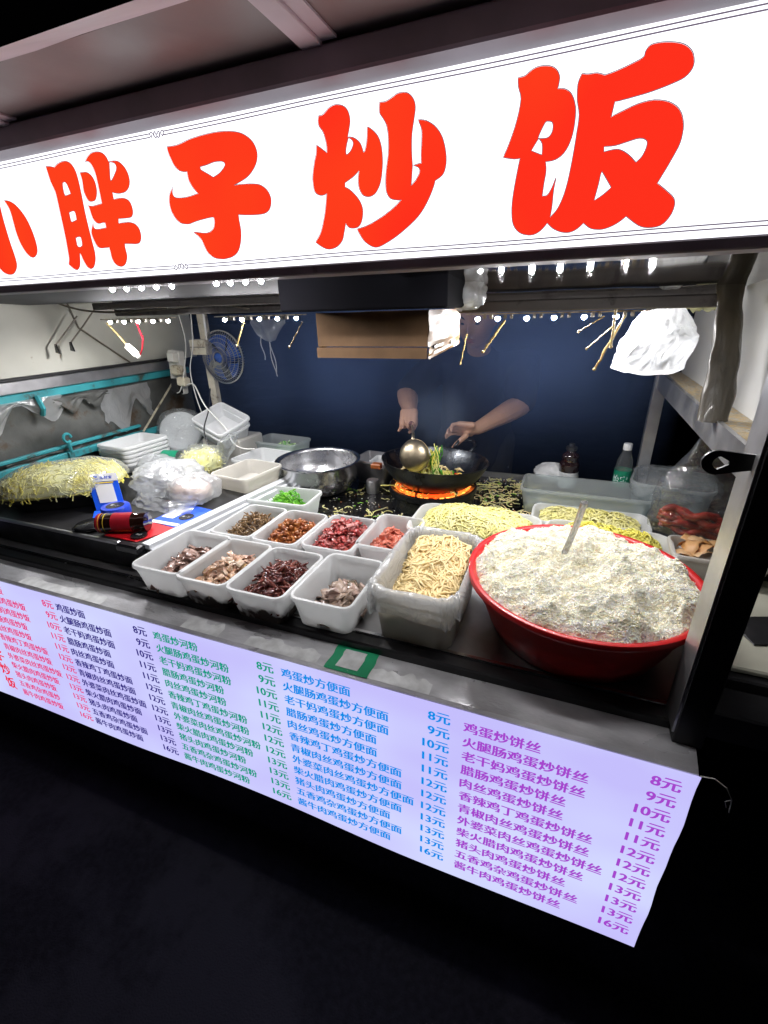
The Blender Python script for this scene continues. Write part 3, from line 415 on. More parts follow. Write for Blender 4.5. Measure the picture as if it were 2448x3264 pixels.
GL = {'pang':[[(-9044,17435),(-9018,17432),(-8979,17428),(-8942,17424),(-8904,17416),(-8867,17407),(-8841,17401),(-8812,17413),(-8769,17429),(-8722,17442),(-8671,17451),(-8616,17457),(-8565,17457),(-8517,17451),(-8472,17438),(-8434,17420),(-8403,17395),(-8378,17363),(-8359,17328),(-8346,17289),(-8339,17245),(-8335,17193),(-8334,17131),(-8337,17059),(-8341,16983),(-8348,16902),(-8356,16817),(-8363,16730),(-8367,16643),(-8369,16555),(-8370,16469),(-8370,16381),(-8369,16295),(-8368,16221),(-8366,16163),(-8365,16117),(-8367,16073),(-8376,16028),(-8388,15986),(-8405,15947),(-8427,15911),(-8452,15879),(-8480,15853),(-8508,15837),(-8539,15827),(-8569,15825),(-8600,15830),(-8631,15843),(-8659,15862),(-8681,15892),(-8698,15928),(-8714,15964),(-8726,16000),(-8735,16036),(-8742,16063),(-8750,16077),(-8755,16082),(-8759,16085),(-8769,16054),(-8782,16009),(-8796,15968),(-8809,15936),(-8823,15907),(-8839,15883),(-8858,15863),(-8879,15847),(-8900,15836),(-8918,15828),(-8937,15824),(-8958,15825),(-8984,15832),(-9013,15844),(-9042,15860),(-9075,15882),(-9108,15907),(-9131,15925),(-9118,15947),(-9099,15979),(-9082,16017),(-9072,16057),(-9065,16102),(-9056,16157),(-9046,16226),(-9034,16306),(-9024,16391),(-9015,16483),(-9007,16580),(-8999,16682),(-8990,16796),(-8980,16913),(-8974,17003),(-8974,17048),(-8978,17069),(-8985,17093),(-8998,17135),(-9014,17181),(-9027,17225),(-9032,17263),(-9034,17298),(-9036,17333),(-9039,17371),(-9042,17409)],[(-8735,17152),(-8725,17163),(-8714,17167),(-8703,17168),(-8691,17170),(-8680,17170),(-8669,17167),(-8659,17161),(-8649,17152),(-8640,17138),(-8632,17115),(-8623,17085),(-8617,17058),(-8612,17033),(-8608,17010),(-8606,16994),(-8615,16993),(-8628,16992),(-8646,16990),(-8672,16987),(-8702,16983),(-8726,16982),(-8740,16983),(-8748,16987),(-8753,16998),(-8756,17018),(-8757,17044),(-8754,17071),(-8750,17100),(-8743,17130)],[(-8758,16723),(-8746,16726),(-8728,16730),(-8708,16733),(-8684,16735),(-8659,16737),(-8638,16735),(-8626,16732),(-8619,16726),(-8615,16711),(-8615,16678),(-8619,16636),(-8622,16605),(-8638,16603),(-8660,16599),(-8682,16595),(-8702,16591),(-8721,16587),(-8737,16586),(-8750,16585),(-8759,16587),(-8765,16601),(-8765,16639),(-8761,16688)],[(-8758,16328),(-8744,16332),(-8725,16336),(-8704,16339),(-8683,16341),(-8661,16341),(-8644,16338),(-8635,16334),(-8631,16326),(-8630,16311),(-8631,16282),(-8636,16246),(-8643,16217),(-8653,16203),(-8666,16197),(-8679,16193),(-8694,16189),(-8709,16187),(-8725,16188),(-8741,16192),(-8756,16198),(-8766,16215),(-8767,16250),(-8762,16296)],[(-8265,17261),(-8238,17261),(-8199,17260),(-8162,17258),(-8131,17255),(-8101,17250),(-8073,17241),(-8046,17227),(-8021,17208),(-7999,17187),(-7982,17163),(-7968,17137),(-7959,17108),(-7954,17075),(-7954,17039),(-7957,17004),(-7965,16971),(-7978,16940),(-7993,16912),(-8010,16887),(-8029,16866),(-8053,16850),(-8084,16842),(-8121,16839),(-8154,16840),(-8181,16844),(-8205,16852),(-8225,16866),(-8241,16886),(-8252,16911),(-8262,16937),(-8270,16962),(-8276,16987),(-8278,17016),(-8273,17052),(-8263,17091),(-8256,17128),(-8254,17163),(-8255,17196),(-8257,17223),(-8260,17241),(-8263,17254)],[(-8083,17392),(-8063,17407),(-8035,17429),(-8004,17450),(-7970,17466),(-7932,17481),(-7893,17491),(-7852,17496),(-7810,17497),(-7768,17494),(-7728,17489),(-7690,17480),(-7656,17468),(-7628,17453),(-7605,17436),(-7585,17415),(-7568,17388),(-7555,17357),(-7547,17335),(-7522,17336),(-7486,17337),(-7448,17336),(-7411,17332),(-7373,17326),(-7336,17314),(-7302,17295),(-7270,17270),(-7243,17243),(-7221,17216),(-7204,17188),(-7191,17157),(-7181,17125),(-7176,17090),(-7177,17057),(-7185,17023),(-7200,16990),(-7221,16961),(-7248,16938),(-7281,16919),(-7315,16905),(-7351,16897),(-7390,16894),(-7426,16892),(-7457,16892),(-7486,16894),(-7515,16898),(-7551,16905),(-7589,16915),(-7615,16921),(-7621,16821),(-7597,16822),(-7562,16823),(-7527,16824),(-7492,16824),(-7456,16823),(-7421,16820),(-7386,16814),(-7352,16805),(-7323,16794),(-7299,16779),(-7280,16762),(-7265,16742),(-7255,16718),(-7248,16691),(-7246,16664),(-7246,16638),(-7250,16612),(-7259,16589),(-7272,16569),(-7291,16553),(-7317,16541),(-7352,16536),(-7395,16536),(-7442,16536),(-7501,16538),(-7566,16540),(-7611,16542),(-7633,16473),(-7601,16473),(-7556,16474),(-7510,16473),(-7469,16473),(-7428,16472),(-7388,16469),(-7348,16462),(-7309,16453),(-7274,16441),(-7245,16424),(-7221,16403),(-7202,16382),(-7190,16359),(-7183,16336),(-7179,16311),(-7178,16286),(-7180,16259),(-7186,16233),(-7198,16208),(-7214,16185),(-7234,16167),(-7255,16155),(-7279,16149),(-7310,16147),(-7351,16147),(-7398,16151),(-7447,16156),(-7500,16160),(-7555,16164),(-7593,16167),(-7597,16153),(-7602,16133),(-7605,16110),(-7604,16084),(-7602,16055),(-7601,16027),(-7601,16003),(-7603,15980),(-7610,15955),(-7627,15925),(-7649,15892),(-7673,15865),(-7698,15847),(-7725,15835),(-7751,15827),(-7778,15822),(-7805,15822),(-7834,15826),(-7867,15835),(-7903,15849),(-7934,15868),(-7956,15893),(-7973,15923),(-7984,15956),(-7989,15991),(-7988,16027),(-7987,16061),(-7989,16090),(-7991,16116),(-7993,16134),(-8016,16134),(-8049,16134),(-8083,16135),(-8116,16134),(-8150,16133),(-8183,16135),(-8215,16142),(-8246,16153),(-8271,16167),(-8288,16187),(-8300,16212),(-8311,16238),(-8321,16266),(-8330,16295),(-8336,16322),(-8340,16345),(-8342,16364),(-8340,16385),(-8331,16406),(-8318,16429),(-8300,16453),(-8274,16484),(-8243,16516),(-8222,16539),(-8230,16520),(-8240,16493),(-8244,16469),(-8238,16452),(-8224,16438),(-8202,16428),(-8170,16424),(-8130,16424),(-8088,16425),(-8040,16427),(-7990,16430),(-7955,16433),(-7952,16450),(-7948,16473),(-7948,16492),(-7954,16504),(-7964,16511),(-7980,16515),(-8007,16514),(-8041,16509),(-8073,16507),(-8100,16509),(-8125,16514),(-8149,16523),(-8171,16537),(-8192,16556),(-8209,16578),(-8221,16604),(-8229,16632),(-8234,16660),(-8237,16684),(-8238,16707),(-8239,16730),(-8244,16753),(-8249,16775),(-8253,16790),(-8236,16784),(-8211,16777),(-8181,16772),(-8147,16770),(-8109,16771),(-8067,16774),(-8015,16779),(-7959,16785),(-7920,16790),(-7919,16815),(-7917,16852),(-7915,16895),(-7913,16945),(-7910,17001),(-7908,17056),(-7907,17111),(-7906,17165),(-7909,17215),(-7917,17258),(-7929,17296),(-7943,17329),(-7959,17355),(-7978,17375),(-7997,17390),(-8015,17397),(-8033,17398),(-8049,17397),(-8063,17396),(-8075,17394)],[(-7535,17325),(-7518,17323),(-7494,17320),(-7471,17315),(-7451,17309),(-7433,17301),(-7420,17290),(-7412,17274),(-7409,17255),(-7413,17235),(-7426,17214),(-7446,17192),(-7471,17169),(-7506,17139),(-7546,17108),(-7577,17088),(-7590,17084),(-7594,17092),(-7593,17108),(-7588,17134),(-7579,17169),(-7568,17206),(-7557,17249),(-7544,17293)]],'zi':[[(-6284,17383),(-6228,17381),(-6148,17379),(-6067,17382),(-5993,17392),(-5917,17406),(-5837,17419),(-5749,17428),(-5656,17435),(-5564,17440),(-5473,17443),(-5384,17444),(-5303,17442),(-5235,17439),(-5174,17434),(-5115,17427),(-5052,17418),(-4991,17406),(-4934,17392),(-4883,17375),(-4838,17355),(-4797,17332),(-4760,17307),(-4727,17279),(-4700,17251),(-4680,17222),(-4665,17192),(-4654,17163),(-4648,17135),(-4646,17107),(-4649,17080),(-4657,17051),(-4670,17021),(-4689,16992),(-4715,16960),(-4748,16929),(-4785,16900),(-4821,16876),(-4861,16855),(-4910,16835),(-4982,16813),(-5064,16791),(-5124,16775),(-5081,16774),(-5021,16773),(-4960,16770),(-4901,16767),(-4840,16763),(-4784,16757),(-4735,16750),(-4691,16742),(-4650,16729),(-4612,16709),(-4578,16685),(-4549,16660),(-4527,16633),(-4511,16604),(-4500,16576),(-4494,16550),(-4494,16524),(-4499,16497),(-4508,16467),(-4523,16437),(-4543,16412),(-4570,16393),(-4602,16380),(-4644,16370),(-4698,16367),(-4762,16367),(-4824,16370),(-4882,16373),(-4939,16378),(-4991,16382),(-5040,16388),(-5083,16393),(-5114,16397),(-5114,16379),(-5115,16353),(-5115,16321),(-5111,16281),(-5107,16235),(-5106,16188),(-5110,16144),(-5118,16100),(-5130,16056),(-5147,16010),(-5169,15964),(-5195,15924),(-5227,15892),(-5264,15867),(-5306,15847),(-5358,15831),(-5415,15822),(-5467,15816),(-5507,15813),(-5543,15815),(-5579,15819),(-5620,15824),(-5662,15831),(-5703,15844),(-5744,15865),(-5783,15893),(-5816,15922),(-5838,15952),(-5853,15984),(-5867,16016),(-5879,16048),(-5890,16079),(-5903,16108),(-5920,16132),(-5939,16152),(-5961,16172),(-5990,16193),(-6023,16213),(-6046,16227),(-6018,16224),(-5977,16220),(-5936,16214),(-5899,16208),(-5861,16201),(-5825,16197),(-5790,16196),(-5756,16198),(-5723,16204),(-5691,16214),(-5661,16229),(-5636,16246),(-5618,16269),(-5605,16296),(-5596,16321),(-5591,16344),(-5590,16365),(-5592,16382),(-5594,16393),(-5599,16400),(-5616,16403),(-5650,16403),(-5697,16400),(-5751,16395),(-5816,16389),(-5890,16381),(-5956,16373),(-6008,16364),(-6052,16355),(-6092,16349),(-6128,16348),(-6161,16351),(-6193,16357),(-6226,16362),(-6258,16370),(-6289,16384),(-6319,16404),(-6348,16430),(-6373,16459),(-6395,16491),(-6413,16525),(-6427,16562),(-6435,16600),(-6437,16640),(-6435,16678),(-6427,16714),(-6415,16748),(-6396,16780),(-6364,16814),(-6325,16847),(-6298,16870),(-6308,16852),(-6322,16827),(-6331,16802),(-6331,16779),(-6325,16757),(-6312,16739),(-6293,16726),(-6268,16718),(-6231,16713),(-6178,16709),(-6113,16707),(-6044,16710),(-5966,16717),(-5885,16728),(-5828,16736),(-5848,16757),(-5877,16786),(-5904,16817),(-5927,16850),(-5948,16884),(-5964,16915),(-5971,16942),(-5973,16967),(-5973,16989),(-5975,17008),(-5975,17025),(-5975,17036),(-5993,17037),(-6018,17039),(-6044,17043),(-6069,17049),(-6095,17056),(-6122,17068),(-6150,17088),(-6178,17112),(-6202,17140),(-6221,17171),(-6235,17204),(-6247,17235),(-6259,17261),(-6269,17285),(-6276,17310),(-6281,17337),(-6283,17364)],[(-5699,17065),(-5669,17066),(-5627,17069),(-5582,17072),(-5536,17079),(-5488,17087),(-5444,17092),(-5405,17094),(-5370,17093),(-5339,17091),(-5309,17088),(-5283,17083),(-5263,17076),(-5250,17067),(-5242,17056),(-5241,17044),(-5247,17032),(-5260,17019),(-5278,17004),(-5303,16987),(-5334,16969),(-5368,16952),(-5409,16938),(-5452,16925),(-5483,16916),(-5504,16928),(-5534,16946),(-5566,16964),(-5600,16982),(-5635,17000),(-5663,17015),(-5681,17025),(-5693,17033),(-5700,17041),(-5703,17050),(-5701,17059)]],'chao':[[(-3607,17400),(-3589,17400),(-3564,17400),(-3538,17405),(-3513,17420),(-3486,17439),(-3460,17456),(-3432,17467),(-3404,17475),(-3378,17480),(-3355,17482),(-3335,17482),(-3312,17478),(-3282,17471),(-3250,17460),(-3222,17446),(-3200,17430),(-3182,17410),(-3167,17388),(-3156,17360),(-3148,17330),(-3144,17300),(-3145,17276),(-3150,17253),(-3157,17227),(-3168,17190),(-3181,17150),(-3190,17121),(-3170,17118),(-3141,17113),(-3112,17105),(-3085,17092),(-3059,17076),(-3036,17059),(-3018,17041),(-3004,17021),(-2993,17000),(-2983,16975),(-2975,16949),(-2970,16930),(-2963,16931),(-2953,16933),(-2943,16946),(-2932,16974),(-2921,17012),(-2912,17053),(-2906,17103),(-2902,17156),(-2900,17193),(-2880,17182),(-2853,17166),(-2825,17146),(-2799,17124),(-2773,17099),(-2751,17071),(-2734,17041),(-2721,17008),(-2710,16972),(-2702,16929),(-2697,16883),(-2695,16835),(-2695,16787),(-2699,16737),(-2705,16689),(-2712,16645),(-2722,16602),(-2735,16563),(-2753,16526),(-2775,16494),(-2797,16467),(-2819,16449),(-2842,16438),(-2865,16430),(-2887,16426),(-2910,16425),(-2932,16428),(-2955,16433),(-2978,16441),(-2999,16455),(-3018,16476),(-3036,16503),(-3049,16532),(-3057,16565),(-3060,16601),(-3060,16636),(-3056,16673),(-3048,16710),(-3043,16735),(-3066,16719),(-3099,16696),(-3136,16674),(-3181,16654),(-3229,16634),(-3263,16620),(-3266,16569),(-3246,16559),(-3217,16544),(-3186,16525),(-3156,16501),(-3124,16472),(-3095,16443),(-3070,16414),(-3048,16384),(-3031,16353),(-3018,16322),(-3010,16290),(-3008,16256),(-3012,16217),(-3021,16175),(-3034,16140),(-3050,16114),(-3070,16094),(-3093,16079),(-3123,16072),(-3156,16070),(-3185,16072),(-3207,16075),(-3224,16081),(-3241,16090),(-3258,16106),(-3274,16124),(-3285,16138),(-3291,16113),(-3301,16077),(-3312,16040),(-3323,16003),(-3334,15965),(-3351,15931),(-3377,15902),(-3409,15877),(-3444,15857),(-3485,15843),(-3530,15835),(-3572,15833),(-3610,15838),(-3646,15850),(-3682,15866),(-3724,15890),(-3766,15917),(-3796,15937),(-3771,15964),(-3736,16002),(-3703,16046),(-3678,16094),(-3657,16147),(-3638,16198),(-3622,16244),(-3609,16288),(-3596,16338),(-3582,16404),(-3568,16474),(-3559,16523),(-3571,16519),(-3590,16513),(-3610,16509),(-3633,16508),(-3658,16510),(-3682,16517),(-3707,16528),(-3731,16544),(-3750,16568),(-3760,16604),(-3765,16647),(-3767,16687),(-3768,16714),(-3765,16738),(-3759,16770),(-3747,16818),(-3730,16873),(-3715,16920),(-3703,16950),(-3692,16973),(-3682,16997),(-3677,17031),(-3673,17066),(-3671,17091),(-3654,17081),(-3631,17066),(-3605,17049),(-3574,17027),(-3540,17003),(-3517,16986),(-3515,17006),(-3512,17035),(-3513,17067),(-3519,17104),(-3528,17144),(-3538,17179),(-3546,17203),(-3556,17222),(-3567,17241),(-3581,17259),(-3597,17277),(-3610,17295),(-3617,17315),(-3620,17335),(-3621,17354),(-3617,17372),(-3611,17389)],[(-3178,17107),(-3165,17101),(-3148,17092),(-3133,17080),(-3123,17067),(-3116,17052),(-3116,17035),(-3126,17012),(-3142,16988),(-3160,16967),(-3180,16952),(-3201,16941),(-3216,16934),(-3219,16940),(-3223,16950),(-3224,16964),(-3221,16987),(-3214,17014),(-3206,17041),(-3196,17066),(-3186,17090)],[(-2718,17418),(-2699,17416),(-2671,17413),(-2642,17413),(-2614,17419),(-2584,17428),(-2556,17438),(-2531,17448),(-2508,17459),(-2484,17467),(-2456,17471),(-2427,17472),(-2400,17470),(-2375,17466),(-2352,17460),(-2329,17449),(-2306,17432),(-2283,17411),(-2265,17387),(-2251,17362),(-2242,17335),(-2238,17305),(-2239,17273),(-2245,17239),(-2253,17200),(-2262,17154),(-2273,17103),(-2282,17050),(-2287,16996),(-2288,16940),(-2288,16884),(-2285,16819),(-2280,16753),(-2276,16707),(-2294,16491),(-2278,16503),(-2255,16521),(-2232,16542),(-2211,16568),(-2190,16598),(-2177,16624),(-2174,16645),(-2179,16663),(-2190,16678),(-2212,16691),(-2242,16701),(-2263,16707),(-2245,16710),(-2219,16714),(-2196,16717),(-2179,16718),(-2164,16719),(-2154,16719),(-2155,16744),(-2157,16781),(-2158,16822),(-2156,16866),(-2152,16915),(-2150,16960),(-2149,16999),(-2149,17035),(-2153,17070),(-2167,17109),(-2186,17147),(-2199,17173),(-2172,17168),(-2132,17160),(-2093,17148),(-2057,17130),(-2021,17109),(-1987,17085),(-1957,17057),(-1928,17026),(-1904,16993),(-1884,16960),(-1868,16925),(-1855,16888),(-1842,16845),(-1832,16799),(-1825,16755),(-1823,16716),(-1824,16678),(-1830,16644),(-1838,16613),(-1850,16586),(-1869,16563),(-1899,16543),(-1936,16526),(-1963,16515),(-1970,16493),(-1981,16460),(-1997,16421),(-2020,16374),(-2049,16321),(-2081,16270),(-2114,16223),(-2151,16179),(-2192,16137),(-2240,16097),(-2293,16059),(-2346,16023),(-2398,15990),(-2451,15958),(-2504,15928),(-2560,15900),(-2615,15874),(-2667,15852),(-2712,15834),(-2753,15820),(-2791,15812),(-2825,15811),(-2856,15816),(-2888,15827),(-2925,15846),(-2963,15870),(-2997,15896),(-3023,15922),(-3044,15951),(-3063,15978),(-3081,16006),(-3097,16034),(-3108,16053),(-3064,16061),(-3000,16072),(-2933,16089),(-2865,16112),(-2794,16140),(-2726,16169),(-2664,16199),(-2605,16230),(-2552,16260),(-2504,16291),(-2463,16322),(-2434,16344),(-2450,16345),(-2473,16346),(-2499,16350),(-2528,16355),(-2560,16363),(-2589,16376),(-2612,16397),(-2632,16424),(-2646,16453),(-2654,16484),(-2656,16518),(-2657,16555),(-2656,16593),(-2653,16635),(-2647,16683),(-2636,16743),(-2622,16809),(-2611,16874),(-2606,16937),(-2605,16998),(-2607,17053),(-2612,17100),(-2619,17141),(-2629,17177),(-2643,17207),(-2660,17233),(-2677,17257),(-2694,17277),(-2710,17295),(-2721,17317),(-2723,17352),(-2721,17391)]],'fan':[[(-995,17395),(-975,17395),(-948,17396),(-920,17400),(-895,17412),(-870,17429),(-844,17442),(-819,17450),(-795,17456),(-767,17458),(-732,17457),(-695,17452),(-660,17445),(-632,17435),(-606,17422),(-585,17406),(-567,17387),(-552,17364),(-542,17342),(-537,17324),(-537,17306),(-538,17289),(-540,17268),(-544,17246),(-546,17231),(-529,17229),(-503,17225),(-477,17219),(-454,17209),(-430,17196),(-408,17179),(-389,17157),(-371,17130),(-356,17101),(-344,17071),(-333,17038),(-326,17000),(-322,16951),(-322,16896),(-324,16844),(-329,16801),(-337,16760),(-348,16723),(-362,16687),(-380,16654),(-402,16626),(-428,16602),(-458,16584),(-490,16571),(-530,16564),(-572,16563),(-602,16562),(-597,16539),(-590,16505),(-586,16468),(-587,16430),(-592,16389),(-596,16347),(-599,16300),(-601,16252),(-603,16217),(-588,16215),(-566,16213),(-546,16218),(-529,16235),(-513,16259),(-498,16288),(-483,16327),(-469,16370),(-460,16401),(-464,16370),(-470,16324),(-475,16274),(-476,16217),(-475,16155),(-475,16099),(-478,16052),(-481,16012),(-483,15985),(-465,16001),(-438,16026),(-414,16056),(-393,16091),(-375,16132),(-359,16176),(-345,16223),(-334,16274),(-323,16332),(-314,16401),(-306,16477),(-299,16555),(-293,16637),(-288,16720),(-285,16795),(-281,16856),(-279,16910),(-282,16961),(-292,17008),(-307,17052),(-320,17096),(-327,17145),(-332,17194),(-333,17237),(-325,17273),(-312,17303),(-303,17323),(-286,17319),(-262,17312),(-236,17308),(-208,17307),(-179,17307),(-149,17304),(-118,17295),(-87,17283),(-65,17274),(-40,17277),(-5,17282),(35,17289),(79,17299),(126,17310),(172,17323),(217,17336),(261,17349),(292,17363),(304,17378),(304,17394),(307,17409),(316,17425),(328,17440),(344,17451),(366,17457),(392,17458),(422,17458),(457,17455),(496,17450),(535,17443),(575,17434),(616,17422),(652,17407),(684,17389),(713,17367),(736,17343),(754,17318),(766,17291),(774,17266),(779,17242),(778,17220),(773,17198),(761,17177),(744,17156),(719,17138),(688,17124),(650,17113),(604,17101),(548,17088),(483,17075),(417,17063),(351,17054),(283,17047),(221,17040),(162,17035),(109,17030),(72,17027),(57,16896),(84,16905),(123,16918),(167,16932),(214,16947),(265,16963),(316,16975),(366,16982),(417,16986),(467,16985),(517,16977),(567,16965),(612,16949),(652,16928),(688,16904),(718,16877),(741,16849),(759,16819),(773,16787),(784,16756),(792,16724),(797,16690),(798,16652),(797,16612),(792,16574),(783,16539),(770,16506),(755,16470),(737,16429),(718,16386),(698,16343),(676,16299),(655,16255),(640,16224),(664,16206),(699,16180),(735,16152),(772,16123),(810,16092),(838,16061),(852,16032),(857,16002),(856,15972),(851,15941),(841,15909),(826,15880),(807,15852),(783,15826),(754,15807),(716,15797),(672,15793),(630,15794),(595,15799),(561,15808),(523,15825),(471,15858),(415,15899),(376,15928),(353,15910),(319,15884),(283,15862),(246,15844),(207,15830),(170,15820),(137,15815),(106,15814),(76,15817),(47,15821),(18,15828),(-9,15839),(-38,15858),(-66,15880),(-86,15896),(-101,15882),(-124,15861),(-148,15843),(-172,15829),(-199,15818),(-227,15810),(-259,15808),(-293,15811),(-327,15818),(-363,15830),(-400,15846),(-433,15864),(-463,15887),(-490,15911),(-509,15929),(-526,15909),(-551,15880),(-577,15855),(-604,15838),(-632,15824),(-661,15815),(-691,15812),(-721,15813),(-751,15819),(-783,15826),(-815,15838),(-845,15855),(-873,15878),(-899,15906),(-921,15941),(-936,15981),(-946,16027),(-952,16075),(-956,16124),(-956,16176),(-954,16231),(-949,16290),(-942,16353),(-934,16418),(-923,16495),(-911,16574),(-902,16629),(-919,16629),(-943,16629),(-974,16631),(-1018,16640),(-1069,16652),(-1105,16661),(-1086,16701),(-1059,16757),(-1034,16818),(-1012,16879),(-990,16944),(-973,17008),(-958,17074),(-948,17139),(-944,17196),(-953,17241),(-970,17278),(-983,17312),(-989,17345),(-992,17375)],[(-644,16937),(-634,16945),(-626,16946),(-616,16944),(-602,16942),(-586,16938),(-574,16931),(-566,16918),(-561,16903),(-559,16886),(-559,16867),(-562,16848),(-569,16830),(-579,16816),(-592,16803),(-612,16795),(-644,16795),(-682,16798),(-709,16802),(-704,16815),(-697,16834),(-687,16857),(-674,16884),(-658,16914)],[(-705,16792),(-693,16780),(-676,16761),(-663,16738),(-657,16704),(-654,16665),(-652,16637),(-774,16690)],[(30,16630),(59,16627),(101,16624),(144,16624),(188,16630),(234,16639),(277,16647),(316,16654),(352,16660),(384,16661),(414,16656),(439,16645),(457,16631),(464,16613),(465,16592),(462,16570),(455,16545),(445,16519),(433,16496),(417,16477),(399,16461),(386,16450),(367,16469),(341,16495),(311,16521),(280,16544),(246,16566),(214,16582),(187,16592),(163,16596),(136,16597),(101,16595),(63,16590),(36,16586)],[(38,16396),(161,16231),(143,16215),(116,16193),(88,16172),(58,16153),(26,16134),(3,16121),(10,16162),(19,16220),(27,16273),(32,16321),(35,16366)]],'xiao':[[(-10538,17230),(-10517,17231),(-10513,17211),(-10513,17187),(-10513,17168),(-10517,17145),(-10523,17114),(-10532,17071),(-10542,17020),(-10551,16966),(-10559,16910),(-10566,16852),(-10572,16794),(-10576,16738),(-10579,16681),(-10581,16618),(-10583,16542),(-10584,16460),(-10584,16380),(-10580,16305),(-10574,16232),(-10571,16166),(-10571,16108),(-10574,16056),(-10584,16010),(-10603,15970),(-10628,15937),(-10658,15908),(-10693,15882),(-10732,15860),(-10772,15844),(-10812,15835),(-10854,15833),(-10897,15834),(-10942,15840),(-10988,15850),(-11029,15864),(-11062,15879),(-11090,15897),(-11117,15922),(-11150,15954),(-11181,15993),(-11198,16042),(-11199,16097),(-11186,16162),(-11158,16253),(-11113,16382),(-11055,16535),(-10986,16684),(-10902,16830),(-10809,16972),(-10725,17084),(-10652,17158),(-10586,17205)],[(-10394,17054),(-10359,17051),(-10310,17045),(-10262,17034),(-10218,17020),(-10175,17001),(-10133,16977),(-10093,16947),(-10054,16912),(-10018,16872),(-9983,16828),(-9951,16780),(-9923,16728),(-9900,16671),(-9882,16611),(-9867,16551),(-9857,16491),(-9850,16431),(-9847,16374),(-9848,16322),(-9853,16274),(-9862,16233),(-9874,16199),(-9890,16173),(-9910,16149),(-9936,16129),(-9967,16112),(-9996,16100),(-10023,16094),(-10048,16092),(-10074,16095),(-10101,16101),(-10129,16111),(-10157,16127),(-10185,16149),(-10213,16177),(-10239,16213),(-10265,16259),(-10290,16313),(-10309,16369),(-10320,16427),(-10327,16486),(-10330,16542),(-10329,16595),(-10325,16645),(-10322,16697),(-10318,16756),(-10314,16817),(-10315,16870),(-10321,16911),(-10332,16945),(-10344,16975),(-10361,17006),(-10380,17035)],[(-11103,16620),(-11086,16685),(-11110,16736),(-11148,16768),(-11190,16783),(-11245,16780),(-11323,16746),(-11443,16660),(-11587,16541),(-11706,16439),(-11784,16375),(-11834,16330),(-11853,16295),(-11834,16264),(-11783,16243),(-11717,16240),(-11638,16258),(-11545,16292),(-11444,16346),(-11320,16431),(-11189,16533)]]}
for key, nm in (('xiao', 'first'), ('pang', 'second'), ('zi', 'third'), ('chao', 'fourth'), ('fan', 'fifth')):
    C_ = [[(x/1e4, z/1e4) for x, z in c] for c in GL[key]]
    ol = curve_fill('character', C_, M['sign_red'], sign, YS-.0045)
    for P in C_:
        mb = MB(); n_ = len(P); A = grow(P, .0007); B = grow(P, -.0001)
        mb.add([(x, YS-.0052, z) for x, z in A]+[(x, YS-.0052, z) for x, z in B], [(i, (i+1) % n_, n_+(i+1) % n_, n_+i) for i in range(n_)]); mb.build('outline', M['sign_outline'], ol)
def ribbon(mb, pts, w, Y):
    L_ = []; R_ = []
    for i, (x, z) in enumerate(pts):
        a = pts[max(0, i-1)]; b_ = pts[min(len(pts)-1, i+1)]; tx, tz = b_[0]-a[0], b_[1]-a[1]; l_ = math.hypot(tx, tz) or 1
        L_.append((x-tz/l_*w, Y, z+tx/l_*w)); R_.append((x+tz/l_*w, Y, z-tx/l_*w))
    n = len(pts); mb.add(L_+R_, [(i, i+1, n+i+1, n+i) for i in range(n-1)])
xo = -.6447
ORN = [[(-6554,17676),(-6558,17674),(-6549,17666),(-6543,17658),(-6545,17651),(-6550,17645),(-6555,17642),(-6561,17644),(-6569,17648),(-6575,17653),(-6579,17659),(-6582,17665),(-6583,17671),(-6585,17678),(-6585,17685),(-6582,17691),(-6574,17698),(-6564,17704),(-6554,17707),(-6545,17705),(-6538,17699),(-6530,17693),(-6523,17684),(-6517,17675),(-6511,17665),(-6504,17655),(-6498,17645),(-6491,17637),(-6484,17632),(-6477,17630),(-6470,17630),(-6458,17632),(-6446,17636)],[(-6465,17662),(-6464,17673),(-6467,17684),(-6470,17693),(-6473,17699),(-6478,17702),(-6483,17702),(-6489,17698),(-6495,17692),(-6500,17686),(-6502,17679),(-6503,17672),(-6502,17664),(-6498,17653),(-6493,17642)],[(-6443,17676),(-6452,17670),(-6451,17660),(-6448,17651),(-6444,17643),(-6439,17635),(-6433,17630),(-6427,17626),(-6420,17623),(-6412,17624),(-6403,17628),(-6393,17635),(-6385,17643),(-6380,17651),(-6377,17660),(-6371,17669),(-6360,17680),(-6346,17692),(-6334,17700),(-6325,17702),(-6318,17700),(-6313,17695),(-6309,17687),(-6306,17676),(-6305,17666),(-6308,17657),(-6313,17649),(-6319,17643),(-6326,17638),(-6333,17635),(-6340,17634),(-6344,17638),(-6348,17643),(-6349,17649),(-6342,17656),(-6333,17662)],[(-6428,17662),(-6428,17669),(-6426,17675),(-6422,17681),(-6417,17689),(-6410,17696),(-6403,17700),(-6398,17697),(-6393,17690),(-6390,17683),(-6387,17676),(-6386,17668),(-6387,17660),(-6393,17650),(-6401,17639)]]
for zc, fl in ((1.7690-.0045, 1), (1.5745+.001, -1)):
    zc = 1.7655 if fl > 0 else 1.5748
    zc -= .0 if fl < 0 else .009
    for dz in (-.0022, .0022):
        for xa, xb in ((-2.5, xo-.0140), (xo+.0135, .54)):
            mb = MB(); n_ = 40; ribbon(mb, [(xa+(xb-xa)*i/n_, zc+dz+.0006*math.sin((xa+(xb-xa)*i/n_)*14)) for i in range(n_+1)], .00075, YS-.004); mb.build('border_line', M['sign_outline'], sign)
    mb = MB()
    for P in ORN: ribbon(mb, [(x/1e4, zc+fl*(z/1e4-1.76672)) for x, z in P], .0008, YS-.004)
    mb.build('ornament', M['sign_outline'], sign)

